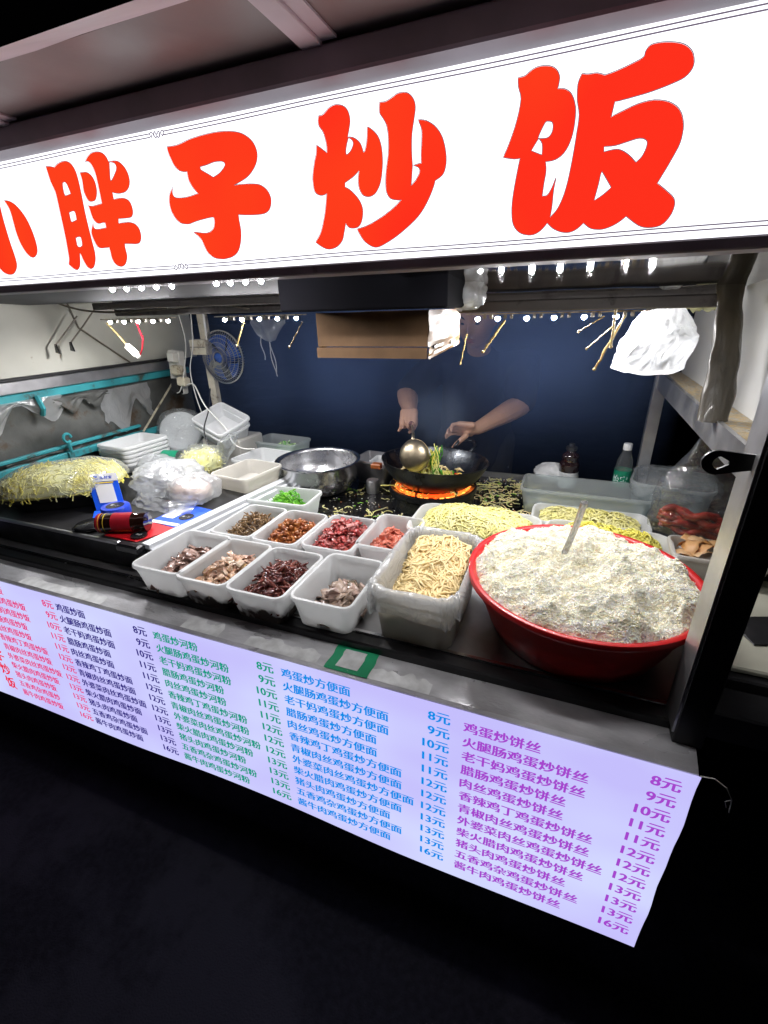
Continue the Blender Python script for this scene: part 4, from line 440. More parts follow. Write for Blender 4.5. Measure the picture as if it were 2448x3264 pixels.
# ---------------- menu board ----------------
YM = .683
menu = thing('menu_board', 'backlit lavender menu banner with five columns of dishes and prices', 'menu', (-.8, YM, .25))
def menu_z0(x): return .218+.010*nz(x*1.6, 3)+.014*nz(x*.7, 8)+.006*math.sin(x*7)
def menu_x1(v): return .296-.010*(1-v)+.004*nz(v*6, 2)+.003*nz(v*17, 4)
def menufn(u, v):
    xr = menu_x1(v); x = -2.4+(xr+2.4)*u; z0 = menu_z0(x); return (x, YM-.016+.0125*v+.0012*nz(x*3, v*3, 1), z0+(.757-z0)*v)
m = MB(); m.grid(140, 18, menufn); face = m.build('banner', M['menu_face'], menu, smooth=True)
m = MB(); m.grid(140, 2, lambda u, v: (menufn(u, 0)[0], YM-.014+.022*v, menufn(u, 0)[2]-.003)); m.build('folded_hem', M['sticker_white'], menu, smooth=True)
def mfn(a, b_): v = min(1, max(0, (b_-.218)/.539)); return (a, YM-.0195+.0125*v, b_)
suffix = ['炒饭', '炒面', '炒河粉', '炒方便面', '炒饼丝']
dishes = ['鸡蛋', '火腿肠鸡蛋', '老干妈鸡蛋', '腊肠鸡蛋', '肉丝鸡蛋', '香辣鸡丁鸡蛋', '青椒肉丝鸡蛋', '外婆菜肉丝鸡蛋', '柴火腊肉鸡蛋', '猪头肉鸡蛋', '五香鸡杂鸡蛋', '酱牛肉鸡蛋']
price = [8, 9, 10, 11, 11, 12, 12, 12, 13, 13, 13, 16]
starts = [-1.692, -1.326, -.947, -.547, -.113]; prights = [-1.340, -.972, -.570, -.140, .272]
for c in range(5):
    dm = MB(); pmb = MB()
    for r in range(12):
        z = .7105-r*.0407; s = dishes[r]+suffix[c]
        if c == 0 and r == 10: s = s[:-1]
        place_text(dm, s, starts[c]+(.002 if c == 4 else 0), z-.004 if c == 4 else z, .0302*len(s)-.002, .0305, 0, .018, 'L', fn=mfn)
        place_text(pmb, f'{price[r]}元', prights[c]-.0006*r*(c == 4), z+.001, .046 if price[r] < 10 else .057, .0325, 0, .018, 'R', fn=mfn)
    dm.build('dish_list', M[f'ink{c}'], menu); pmb.build('price_list', M[f'ink{c}'], menu)
rm = MB()
for i, ch in enumerate('小胖子炒饭'):
    place_text(rm, ch, -1.774, .523-.062*i, .050, .056, 0, .05, 'L', fn=mfn)
rm.build('vertical_title', M['inkR'], menu)
m = MB(); m.tube([(.294, .68, .757), (.312, .676, .765), (.330, .672, .756), (.342, .670, .735), (.345, .669, .705)], .0011, 4); m.tube([(.342, .670, .735), (.334, .669, .728), (.338, .668, .716)], .0008, 4); m.build('loose_thread', M['cable_white'], menu)

# sticker on the ledge
st = thing('payment_sticker', 'worn green payment sticker on the steel ledge above the menu', 'sticker', (-.385, .73, .763))
def stk(x0, x1, y0, y1, dz):
    def fn(u, v):
        y = y0+(y1-y0)*v; return (x0+(x1-x0)*u+.006*nz(v*5, x0*9)*(u in (0, 1)), y, .7613+(y-.69)*.0244+dz+.0006*nz(u*4, v*4))
    return fn
m = MB(); m.grid(12, 8, stk(-.437, -.330, .688, .772, .0011)); m.build('green_border', M['green_sticker'], st, smooth=True)
m = MB(); m.grid(6, 6, stk(-.412, -.357, .700, .757, .0020)); m.build('pale_square', M['sticker_white'], st)
# pale tape remains on the ledge
for i, (x0, x1) in enumerate([(-.86, -.74), (-.66, -.46), (-1.5, -1.15), (-.33, -.19)]):
    m = MB(); m.grid(24, 6, lambda u, v: (x0+(x1-x0)*u, .690+(.030+.045*abs(nz(u*4, i*3)))*v, .7613+.0008+.0007*v)); o = m.build('tape_remnant', M['sticker_white'], loc=((x0+x1)/2, .70, .762)); tag(o, ['pale torn tape remnant left of the green sticker near the scorched tubs', 'long torn tape remnant beside the green sticker on the ledge', 'longest torn tape remnant at the left end of the ledge', 'short torn tape remnant right of the green sticker'][i], 'tape', 'tape remnants on the ledge')

# ---------------- LED lamps ----------------
LEDX = [[-1.635, -1.565, -1.495, -1.424, -1.353], [-1.105, -1.035, -.966, -.897, -.827], [-.255, -.201, -.126, -.058, .014, .087, .145]]
LABS = ['left row of white LED beads hanging under the roof by the cream panel', 'middle row of white LED beads between the fan and the cardboard box', 'right row of white LED beads under the mirrored hood']
def bead(mb, x, y, z, r=.0066): 
    mb.lathe([(0.0001, -r*1.1), (r*.8, -r*.6), (r, 0), (r*.7, r*.5), (.0001, r*.55)], (x, y, z), 8)
for xs, lab in zip(LEDX, LABS):
    t = thing('led_strip', lab, 'light strip', ((xs[0]+xs[-1])/2, 1.35, 1.49), 'LED light strips')
    m = MB(); m.box(xs[0]-.03, xs[-1]+.03, 1.335, 1.365, 1.489-.010*(xs[0] > -.5), 1.492-.010*(xs[0] > -.5)); m.build('carrier', M['led_strip'], t)
    for x in xs:
        b_ = MB(); bead(b_, x, 1.35, 1.481-.012*(xs[0] > -.5)); b_.build('led', M['led'], t, smooth=True)
        if x != xs[-1]:
            for k in (.35, .65):
                q = MB(); xx = x+.055*k; q.box(xx-.004, xx+.004, 1.345, 1.355, 1.478-.010*(xs[0] > -.5), 1.488-.010*(xs[0] > -.5)); q.build('terminal', M['chrome'], t)
def strip_lamp(parent, x0, x1, y, z, power, tilt=0.0):
    a = D.lights.new('lamp', 'AREA'); a.shape = 'RECTANGLE'; a.size = x1-x0; a.size_y = .012; a.energy = power; a.color = (1.0, .98, .99); a.spread = math.radians(170)
    o = D.objects.new('lamp', a); COL.objects.link(o); o.parent = parent; o.location = Vector(((x0+x1)/2, y, z))-Vector(parent.location); o.rotation_euler = (tilt, 0, 0); return o
for t, xs, P in zip([o for o in D.objects if o.name.startswith('led_strip')], LEDX, (5.4, 5.2, 5.6)): strip_lamp(t, xs[0], xs[-1], 1.35, 1.470-.012*(xs[0] > -.5), P, math.radians(-14))
fx = [-.909, -.868, -.828, -.788, -.748, -.640, -.608, -.574, -.540]
t = thing('led_strip', 'short row of LED beads right under the lower edge of the sign', 'light strip', (-.75, .775, 1.56), 'LED light strips')
m = MB(); m.box(-1.9, -.53, .765, .785, 1.556, 1.562); m.build('carrier', M['led_strip'], t)
for x in fx:
    b_ = MB(); bead(b_, x, .774, 1.5515, .0048); b_.build('led', M['led'], t, smooth=True)
strip_lamp(t, -1.05, -.58, .775, 1.545, 1.3, math.radians(8))
t = thing('led_strip', 'row of LED beads tucked behind the lower edge of the sign above the rice', 'light strip', (.05, .79, 1.56), 'LED light strips')
m = MB(); m.box(-.20, .28, .775, .795, 1.562, 1.566); m.build('carrier', M['led_strip'], t)
for k in range(9):
    b_ = MB(); bead(b_, -.17+.053*k, .785, 1.5590, .0035); b_.build('led', M['led'], t, smooth=True)
strip_lamp(t, -.19, .27, .785, 1.5545, 1.4, math.radians(0))

# ---------------- things hanging inside the stall ----------------
t = thing('cardboard_box', 'flattened brown cardboard box hanging below the sign with an oily lit side', 'cardboard box', (-.42, 1.15, 1.40))
m = MB(); m.box(-.560, -.2925, 1.0, 1.006, 1.4235, 1.495); m.box(-.56, -.2925, 1.28, 1.286, 1.42, 1.495); m.box(-.56, -.30, 1.0062, 1.2798, 1.489, 1.4945); m.box(-.5605, -.555, 1.0062, 1.2798, 1.42, 1.489); m.build('carton_body', M['cardboard'], t)
m = MB(); m.box(-.562, -.294, .996, 1.002, 1.3985, 1.4215); m.build('lower_flap', M['cardboard'], t)
m = MB(); m.grid(24, 8, lambda u, v: (-.2905+.004*nz(u*4, v*3, 2), .998+.29*u, 1.422+.074*v)); m.build('side_panel', M['cardboard_greasy'], t)
m = MB(); m.grid(24, 5, lambda u, v: (-.2895+.004*nz(u*4, v*3, 2), .998+.29*u, 1.3975+.012*u+.022*v)); m.build('side_flap', M['cardboard_greasy'], t)
for y in (1.05, 1.20):
    m = MB(); m.tube([(-.2885, y-.02, 1.4205), (-.284, y, 1.423), (-.2885, y+.025, 1.421)], .004, 5); m.build('staple_gap', M['white_plastic'] if y > 1.1 else M['black_plastic'], t)
m = MB(); m.box(-.575, -.222, .88, 1.02, 1.4985, 1.60, bev=.004); o = m.build('speaker_box', M['matt_black'], loc=(-.4, .95, 1.5)); tag(o, 'unlit black box mounted behind the sign above the cardboard box', 'box')
def crumple(c, rx, ry, rz, seed, nu=40, nv=26, amp=.18, sq=1.0, fr=3.0, tall=None):
    """closed crumpled pouch around c"""
    mb = MB()
    def fn(u, v):
        a = u*2*math.pi; p = (v-.5)*math.pi; ca, sa, cp, sp_ = math.cos(a), math.sin(a), math.cos(p), math.sin(p)
        f = lambda q: math.copysign(abs(q)**sq, q)
        d = 1+amp*nz(ca*fr*.5, sa*fr*.5, sp_*fr*.5+seed)+amp*.5*(abs(nz(ca*fr, sa*fr, sp_*fr+seed+9))*2-.5)+amp*.22*nz(ca*fr*3, sa*fr*3, sp_*fr*3+seed)
        return (c[0]+rx*f(ca)*f(cp)*d, c[1]+ry*f(sa)*f(cp)*d, c[2]+rz*f(sp_)*d)
    mb.grid(nu, nv, fn); return mb
# plastic wrapped corner next to the hood
o = crumple((-.235, 1.06, 1.527), .045, .05, .030, 3, amp=.25, sq=.7).build('wrapped_bundle', M['film_milky'], smooth=True, loc=(-.235, 1.06, 1.5)); tag(o, 'yellowish plastic wrapped bundle wedged at the left end of the mirrored hood', 'plastic wrap')
# bright carrier bag at the right
def bagfn(u, v):
    a = u*2*math.pi; w = 1-.35*(1-min(1, v/.06)) if v < .1 else (1 if v < .45 else 1-((v-.45)/.55)**1.3*.80)
    w = max(.13, w); rx, ry = .078*w, .045*w
    d = 1+.24*nz(math.cos(a)*1.5, math.sin(a)*1.5, v*3)+.16*abs(nz(math.cos(a)*4, math.sin(a)*4, v*5))+.06*nz(math.cos(a)*11, math.sin(a)*11, v*9)
    return (.185+.010*v+rx*math.cos(a)*d, 1.35+ry*math.sin(a)*d, 1.335+.175*v+.004*nz(a, v*4))
m = MB(); m.grid(90, 50, bagfn); o = m.build('carrier_bag', M['film_bag'], smooth=True, loc=(.19, 1.38, 1.34)); tag(o, 'glowing white carrier bag hanging under the right end of the mirrored hood', 'plastic bag')
# greasy wrap strip hanging on the right side
def ragfn(u, v):
    a = u*2*math.pi; w = .028*(1+.25*nz(v*3, 3)-.25*math.exp(-((v-.75)/.1)**2)); tw = v*1.2
    x = .288+.006*math.sin(v*4)+w*math.cos(a+tw)*(1+.2*nz(math.cos(a)*3, v*6)); y = 1.13+.13*v+.6*w*math.sin(a+tw); return (x, y, 1.268+.30*v)
m = MB(); m.grid(26, 50, ragfn); o = m.build('greasy_wrap', M['rag_brown'], smooth=True, loc=(.29, 1.1, 1.27)); tag(o, 'dark greasy twisted wrap hanging down onto the right side rail', 'wrap')
m = MB(); m.grid(20, 16, lambda u, v: (.262+.05*u+.006*nz(u*4, v*4, 2), 1.50-.06*u, 1.475+.075*v+.01*nz(u*6, v*2)*(v < .3))); o = m.build('olive_rag', M['rag_olive'], smooth=True, loc=(.29, 1.47, 1.48)); tag(o, 'olive green rag stuck in the corner left of the greasy twisted wrap', 'rag')
m = crumple((.33, 1.05, 1.585), .06, .12, .035, 21, amp=.3, sq=.7); o = m.build('bundled_sheet', M['rag_brown'], smooth=True, loc=(.33, 1.05, 1.57)); tag(o, 'bundled grimy sheet at the top right corner under the sign', 'sheet')
# hanging plastic behind the fan
m = MB(); m.grid(30, 12, lambda u, v: (-1.50+.20*u, 2.02+.03*nz(u*3, v*2, 4), 1.47-(.02+.085*math.sin(u*math.pi))*v+.006*nz(u*8, v*3))); t = m.build('hanging_film', M['film_milky'], smooth=True, loc=(-1.42, 2.02, 1.47)); tag(t, 'sagging milky plastic film with ribbons hanging right of the fan', 'plastic film')
for i, (x0, x1, z1) in enumerate([(-1.42, -1.392, 1.20), (-1.46, -1.45, 1.28), (-1.41, -1.385, 1.22)]):
    m = MB(); m.tube([(x0+(x1-x0)*k/8+.006*math.sin(k+i), 2.03, 1.42-(1.42-z1)*k/8) for k in range(9)], .0025, 4); c = m.build('ribbon', M['cable_white'])
    for v in c.data.vertices: v.co -= Vector((-1.42, 2.02, 1.47))
    c.parent = t
# strings hanging from the lamp row
STR = [((-1.02, 1.34, 1.475), (-1.055, 1.33, 1.40), 'yellow greasy string hanging under the middle LED row, left one'), ((-.80, 1.34, 1.47), (-.85, 1.33, 1.395), 'pale string end hanging just left of the cardboard box'), ((-.385, 1.36, 1.43), (-.392, 1.35, 1.375), 'short white string end showing below the middle of the cardboard box'),
       ((-.18, 1.34, 1.465), (-.232, 1.33, 1.385), 'greasy string hanging across the cook beside his face'), ((-.285, 1.36, 1.43), (-.30, 1.36, 1.35), 'thin string end hanging below the lit side of the cardboard box'),
       ((.082, 1.32, 1.50), (.084, 1.31, 1.40), 'thick yellow string hanging left of the carrier bag'), ((.105, 1.33, 1.47), (.055, 1.32, 1.345), 'longest yellow string slanting left of the carrier bag'), ((.06, 1.33, 1.47), (.005, 1.32, 1.435), 'short string slanting out of the right LED row'), ((.085, 1.33, 1.45), (.03, 1.32, 1.395), 'thin grey string between the slanting strings')]
for i, (a, b_, lab) in enumerate(STR):
    m = MB(); P = [Vector(a).lerp(Vector(b_), k/10)+Vector((.003*nz(k*.7, i), 0, .002*nz(k*.9, i, 4))) for k in range(11)]; r = .0032 if 'thick' in lab or 'greasy' in lab or 'yellow' in lab else .0018
    m.tube(P, [r*(1+.4*nz(k*1.3, i*3)) for k in range(11)], 5); m.lathe([(.0001, -.004), (r*1.5, -.001), (r*1.3, .003), (.0001, .005)], b_, 6)
    o = m.build('hanging_string', M['cable_grease'], loc=a); tag(o, lab, 'string', 'strings hanging from the lamp row')
for (a, b_, lab) in (((-1.87, 1.40, 1.505), (-1.905, 1.30, 1.40), 'dark string with a frayed tab in front of the cream panel, left one'), ((-1.85, 1.47, 1.53), (-1.88, 1.345, 1.405), 'dark string with a black tab in front of the cream panel, right one')):
    m = MB(); m.tube([a, tuple((p+q)/2+.004 for p, q in zip(a, b_)), b_], .003, 5); t = m.build('pull_string', M['cable_dark'], loc=a); tag(t, lab, 'string', 'pull strings by the cream panel')
    m = MB(); x, y, z = b_; m.add([(x-.004, y, z+.006), (x+.004, y, z+.006), (x+.014, y-.002, z-.03), (x-.014, y+.003, z-.026), (x-.004, y+.006, z+.006), (x+.004, y+.006, z+.006), (x+.014, y+.004, z-.03), (x-.014, y+.009, z-.026)], [(0, 3, 2, 1), (4, 5, 6, 7), (0, 1, 5, 4), (1, 2, 6, 5), (2, 3, 7, 6), (3, 0, 4, 7)])
    c = m.build('tab', M['black_plastic'])
    for v in c.data.vertices: v.co -= Vector(a)
    c.parent = t
t = thing('cable_connector', 'white inline connector hanging on yellow and red wires by the cream panel', 'connector', (-1.63, 1.42, 1.38), )
m = MB(); T = Matrix.Translation((-1.64, 1.42, 1.375)) @ Matrix.Rotation(.7, 4, 'Y'); m.box(-.028, .028, -.009, .009, -.011, .011, bev=.002, T=T); m.box(.012, .04, -.006, .006, -.008, .008, bev=.002, T=T); m.build('housing', M['white_plastic'], t)
m = MB(); m.tube([(-1.66, 1.42, 1.392), (-1.69, 1.41, 1.44), (-1.705, 1.39, 1.478)], .004, 6); m.build('wire', M['cable_grease'], t)
m = MB(); m.tube([(-1.60, 1.42, 1.36), (-1.57, 1.41, 1.385), (-1.545, 1.40, 1.42), (-1.538, 1.38, 1.475)], .003, 6); m.build('wire', M['red_label'], t)
# ---------------- fan, sockets, wires ----------------
t = thing('clip_fan', 'greasy wall fan with blue blades and a chrome wire guard', 'fan', (-1.60, 1.90, 1.30))
FT = Matrix.Translation((-1.585, 1.88, 1.305)) @ Matrix.Rotation(math.radians(-2), 4, 'Z') @ Matrix.Rotation(math.radians(90), 4, 'X')
def fring(mb, r, z, w=.0016): mb.tube([tuple(FT @ Vector((r*math.cos(a), r*math.sin(a), z))) for a in np.linspace(0, 2*math.pi, 41)], w, 4)
m = MB(); [fring(m, r, z) for r, z in ((.03, .032), (.05, .031), (.07, .028), (.09, .022), (.105, .012))]; fring(m, .122, 0, .004)
for k in range(56):
    a = 2*math.pi*k/56; m.tube([tuple(FT @ Vector((r*math.cos(a+s), r*math.sin(a+s), z))) for r, z, s in ((.024, .033, 0), (.07, .029, .1), (.108, .012, .2), (.122, 0, .22), (.112, -.025, .22), (.06, -.036, .2))], .0011, 3)
m.build('wire_guard', M['chrome'], t)
for k in range(5):
    a0 = k*2*math.pi/5
    m = MB(); m.grid(8, 6, lambda u, v: tuple(FT @ Vector(((.018+.085*v)*math.cos(a0+u*(.55+.5*v)), (.018+.085*v)*math.sin(a0+u*(.55+.5*v)), -.012+.02*u)))); m.build('blade', M['fan_blue'], t, smooth=True)
m = MB(); m.lathe([(.0001, .034), (.02, .032), (.024, .02), (.02, -.03), (.03, -.04), (.03, -.075), (.0001, -.08)], seg=20, T=FT); m.build('hub', M['fan_blue'], t, smooth=True)
m = MB(); m.tube([tuple(FT @ Vector((0, 0, -.06))), (-1.66, 1.91, 1.27), (-1.70, 1.915, 1.20)], .010, 6); m.build('arm', M['yellowed'], t)
t = thing('junction_box', 'yellowed square junction box on the post above the power strip', 'junction box', (-1.70, 1.88, 1.35))
m = MB(); m.box(-1.745, -1.650, 1.845, 1.895, 1.318, 1.388, bev=.004); m.build('body', M['yellowed'], t); m = MB(); m.box(-1.742, -1.653, 1.842, 1.8445, 1.352, 1.356); m.build('lid_seam', M['cable_dark'], t)
m = MB(); m.tube([(-1.655, 1.87, 1.385), (-1.652, 1.87, 1.43), (-1.657, 1.88, 1.50)], .006, 6); m.build('conduit', M['white_plastic'], t)
t = thing('power_strip', 'white multi socket power strip full of plugs hanging by the left post', 'power strip', (-1.86, 1.84, 1.23))
T = Matrix.Translation((-1.845, 1.84, 1.235)) @ Matrix.Rotation(math.radians(6), 4, 'Y')
m = MB(); m.box(-.036, .036, -.018, .018, -.105, .105, bev=.005, T=T); m.build('socket_body', M['white_plastic'], t)
m = MB(); m.box(-.006, .03, -.055, -.0185, .055, .10, bev=.005, T=T); m.build('plug', M['white_plastic'], t)
m = MB(); m.box(.012, .058, -.06, -.0185, -.002, .042, bev=.006, T=T); m.build('plug', M['yellowed'], t)
m = MB(); m.box(.036, .085, -.055, -.012, -.055, -.012, bev=.007, T=T); m.build('plug', M['yellowed'], t)
m = MB(); m.box(-.008, .036, -.05, -.0185, -.10, -.025, bev=.004, T=T); m.build('charger', M['black_plastic'], t)
m = MB(); m.box(-.015, .003, -.0202, -.0183, .005, .035, T=T); m.build('sticker', M['blue_card'], t)
def cable(name, pts, r, mat, lab, grp='cables at the left post'):
    P = [Vector(p) for p in pts]; out = []
    for i in range(len(P)-1):
        p0, p1, p2, p3 = P[max(i-1, 0)], P[i], P[i+1], P[min(i+2, len(P)-1)]
        for k in range(6):
            q = k/6; out.append(.5*((2*p1)+(p2-p0)*q+(2*p0-5*p1+4*p2-p3)*q*q+(3*p1-p0-3*p2+p3)*q**3))
    out.append(P[-1]); m = MB(); m.tube(out, r, 6); o = m.build(name, mat, smooth=True, loc=pts[0]); tag(o, lab, 'cable', grp); return o
cable('cable', [(-1.765, 1.80, 1.18), (-1.70, 1.78, 1.185), (-1.60, 1.72, 1.10), (-1.45, 1.66, 1.02), (-1.40, 1.64, .955), (-1.36, 1.65, .93), (-1.30, 1.66, .93)], .0035, M['cable_white'], 'white cable drooping from the power strip over the tilted tubs')
cable('cable', [(-1.66, 1.84, 1.16), (-1.60, 1.74, 1.08), (-1.52, 1.60, 1.02), (-1.46, 1.55, .96)], .003, M['black_plastic'], 'black cable hanging in front of the tilted tubs')
cable('cable', [(-1.715, 1.86, 1.50), (-1.72, 1.84, 1.36), (-1.745, 1.82, 1.25), (-1.74, 1.82, 1.12), (-1.73, 1.84, .99)], .0028, M['cable_white'], 'thin white cable running down the left post')
cable('cable', [(-1.77, 1.84, 1.50), (-1.75, 1.83, 1.38), (-1.76, 1.80, 1.26), (-1.80, 1.79, 1.16), (-1.83, 1.79, 1.14)], .0025, M['cable_white'], 'thin white cable looping behind the plugs')
cable('cable', [(-1.93, 1.30, 1.59), (-1.80, 1.33, 1.535), (-1.64, 1.35, 1.515), (-1.40, 1.35, 1.518), (-1.15, 1.35, 1.53), (-1.0, 1.35, 1.51)], .004, M['cable_dark'], 'dark cable slung along the roof above the left LED row')

# ---------------- tubs and containers ----------------
def tub(name, label, cx_, cy_, z, w, d, h, rot=0, mat='tub_white', taper=.88, grp=None, tilt=None, r=.022, cat='plastic tub'):
    T = Matrix.Translation((cx_, cy_, z)) @ Matrix.Rotation(math.radians(rot), 4, 'Z')
    if tilt: T = T @ Matrix.Rotation(math.radians(tilt[0]), 4, 'X') @ Matrix.Rotation(math.radians(tilt[1]), 4, 'Y')
    mb = tub_mb(w/2, d/2, h, taper, r, T=T); o = mb.build(name, M[mat], smooth=True, loc=(cx_, cy_, z), angle=50); tag(o, label, cat, grp); return o
G1 = 'ingredient tubs on the counter'
FRONT = [(-.985, .868, 'long white tub of pinkish meat slices, leftmost of the front row', 'greymeat', .168), (-.8275, .862, 'white tub of fatty pork slices, second of the front row', 'fatmeat', .156), (-.660, .860, 'white tub of dark red braised strips, third of the front row', 'redstrip', .162), (-.485, .880, 'white tub of pale beef slices, rightmost of the front row', 'beef', .160)]
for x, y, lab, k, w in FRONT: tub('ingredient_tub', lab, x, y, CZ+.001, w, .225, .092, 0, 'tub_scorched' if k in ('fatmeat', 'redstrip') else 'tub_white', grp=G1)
BACK = [(-.935, 1.115, 'white tub of brown pickle shreds, leftmost of the back row', .150), (-.775, 1.115, 'white tub of orange brown fried chunks, second of the back row', .150), (-.605, 1.130, 'white tub of red cured sausage, third of the back row', .158), (-.455, 1.185, 'white tub of pink ham coins, rightmost of the back row', .150)]
for x, y, lab, w in BACK: tub('ingredient_tub', lab, x, y, CZ+.001, w, .225, .088, 0, grp=G1)
tub('ingredient_tub', 'white tub of bright green pepper strips in front of the steel bowl', -.945, 1.335, CZ+.008, .25, .15, .085, 3, grp=G1)
# left raised shelf
SZ = .87
t = thing('raised_shelf', 'raised black glass shelf on the left of the counter edged with a white plastic channel', 'shelf', (-1.5, 1.2, CZ))
m = MB(); m.add([(x, y, z) for z in (SZ-.012, SZ) for x, y in ((-1.93, .845), (-1.125, .845), (-1.035, 1.52), (-1.93, 1.52))], [(3, 2, 1, 0), (4, 5, 6, 7), (0, 1, 5, 4), (1, 2, 6, 5), (2, 3, 7, 6), (3, 0, 4, 7)]); m.build('glass_top', M['black_metal'], t)
m = MB(); m.box(-1.93, -1.13, .850, .862, CZ+.002, SZ-.012); m.box(-1.93, -1.9, .862, 1.5, CZ+.002, SZ-.012); m.build('front_face', M['dark_face'], t)
m = MB(); m.box(-1.93, -1.215, .838, .850, SZ-.008, SZ+.004, bev=.003); m.build('front_trim', M['steel'], t)
m = MB(); m.box(-1.212, -1.125, .826, .853, SZ-.022, SZ+.006, bev=.006); m.build('corner_cap', M['black_plastic'], t)
def chan(dx, dz, w):
    return [(-1.122+dx, .855, SZ+dz), (-1.122+dx+w, .855, SZ+dz-.003), (-1.032+dx+w, 1.52, SZ+dz-.003), (-1.032+dx, 1.52, SZ+dz)]
for dx, dz, w, h in ((-.012, .007, .028, .016), (.018, -.008, .012, .018), (.032, -.030, .012, .018), (.046, -.052, .012, .02)):
    m = MB(); A = chan(dx, dz, w); m.add(A+[(x, y, z-h) for x, y, z in A], [(0, 1, 2, 3), (7, 6, 5, 4), (0, 4, 5, 1), (1, 5, 6, 2), (2, 6, 7, 3), (3, 7, 4, 0)]); m.build('channel', M['strip_white'], t)
# stacks
for k in range(5):
    tub('stacked_tub', ['bottom tub of the stack of five on the left shelf', 'second tub from below in the stack of five', 'middle tub of the stack of five white tubs', 'fourth tub from below in the stack of five', 'top empty tub of the stack of five beside the wrapped noodles'][k], -1.795+.003*nz(k*3, 1), 1.447, SZ+.004+.018*k, .185, .225, .045, -4+2*nz(k, 5)*4, grp='stack of white tubs', taper=.92)
tub('wide_tub', 'empty white tub with stained rim on the left beside the steel bowl', -1.15, 1.40, SZ+.002, .185, .21, .062, -8, 'tub_grey', taper=.9)
tub('wide_tub', 'white tub with garlic scraps behind the stained empty tub', -1.235, 1.625, SZ-.03, .20, .20, .075, -6, 'tub_white')
tub('clear_tub', 'clear bluish tub of chopped scallion at the back left', -1.30, 1.87, CZ+.002, .26, .155, .14, -6, 'tub_clear')
tub('grey_tub', 'translucent tub lying behind the stack of white tubs', -1.70, 1.66, SZ, .26, .18, .05, -10, 'tub_clear')
tub('tilted_tub', 'lower of two nested white tubs tilted over by the left post', -1.525, 1.74, .955, .22, .17, .07, -20, tilt=(18, 14), taper=.86)
tub('tilted_tub', 'upper of two nested white tubs tilted over by the left post', -1.522, 1.735, .985, .225, .175, .07, -20, tilt=(18, 14), taper=.86)
m = MB(); m.box(-1.62, -1.40, 1.68, 1.86, CZ+.002, .955, bev=.008); o = m.build('storage_box', M['tub_grey'], loc=(-1.51, 1.77, CZ)); tag(o, 'grubby plastic storage box under the two tilted tubs', 'plastic box')
t = thing('round_tub', 'round white lidded tub wrapped in clear film leaning by the left post', 'round tub', (-1.80, 1.72, .90))
T = Matrix.Translation((-1.795, 1.735, .955)) @ Matrix.Rotation(math.radians(38), 4, 'Z') @ Matrix.Rotation(math.radians(62), 4, 'X')
m = MB(); m.lathe([(.0001, .035), (.080, .033), (.092, .036), (.098, .032), (.099, .018), (.0001, .017)], seg=40, T=T); m.build('lid', M['tub_white'], t, smooth=True, angle=35)
m = MB(); m.lathe([(.094, .018), (.085, -.05), (.0001, -.05)], seg=40, T=T); m.build('body', M['tub_white'], t, smooth=True, angle=35)
m = crumple((0, 0, 0), .118, .118, .06, 5, amp=.12, sq=.8); m.v = [tuple(T @ Vector(p)) for p in m.v]; m.build('wrapping', M['film'], t, smooth=True)
# steel bowl
t = thing('steel_bowl', 'large polished steel bowl standing on the griddle', 'bowl', (-.955, 1.625, CZ+.006))
m = MB(); m.lathe([(.0001, 0), (.105, 0), (.135, .018), (.160, .055), (.168, .09), (.167, .128), (.172, .134), (.180, .136), (.181, .139), (.176, .141), (.166, .138), (.162, .128), (.163, .09), (.155, .056), (.131, .022), (.10, .004), (.0001, .004)], (-.955, 1.625, CZ+.006), 64); m.build('bowl_shell', M['bowl_steel'], t, smooth=True, angle=60)
# condiment caddy
t = thing('condiment_tray', 'steel condiment tray with white and red sauces between bowl and wok', 'tray', (-.75, 1.80, CZ+.006))
m = MB(); tub_mb(.085, .075, .11, .8, .012, mb=m, T=Matrix.Translation((-.76, 1.81, CZ+.006)) @ Matrix.Rotation(-.12, 4, 'Z')); m.build('tray_body', M['steel'], t, smooth=True, angle=40)
m = MB(); tub_mb(.036, .050, .02, .9, .01, mb=m, T=Matrix.Translation((-.735, 1.80, CZ+.092))); m.build('white_sauce_cup', M['tub_white'], t, smooth=True)
m = MB(); m.box(-.745, -.70, 1.70, 1.735, CZ+.095, CZ+.118, bev=.004); m.build('chili_lump', M['chili'] if 'chili' in M else F['chunk'], t)
m = MB(); m.lathe([(.0001, 0), (.028, 0), (.028, .05), (.024, .055), (.0001, .055)], (-.722, 1.665, CZ+.007), 20); o = m.build('steel_cup', M['steel'], smooth=True, angle=40, loc=(-.722, 1.665, CZ+.007)); tag(o, 'small steel cup right behind the steel bowl', 'cup')
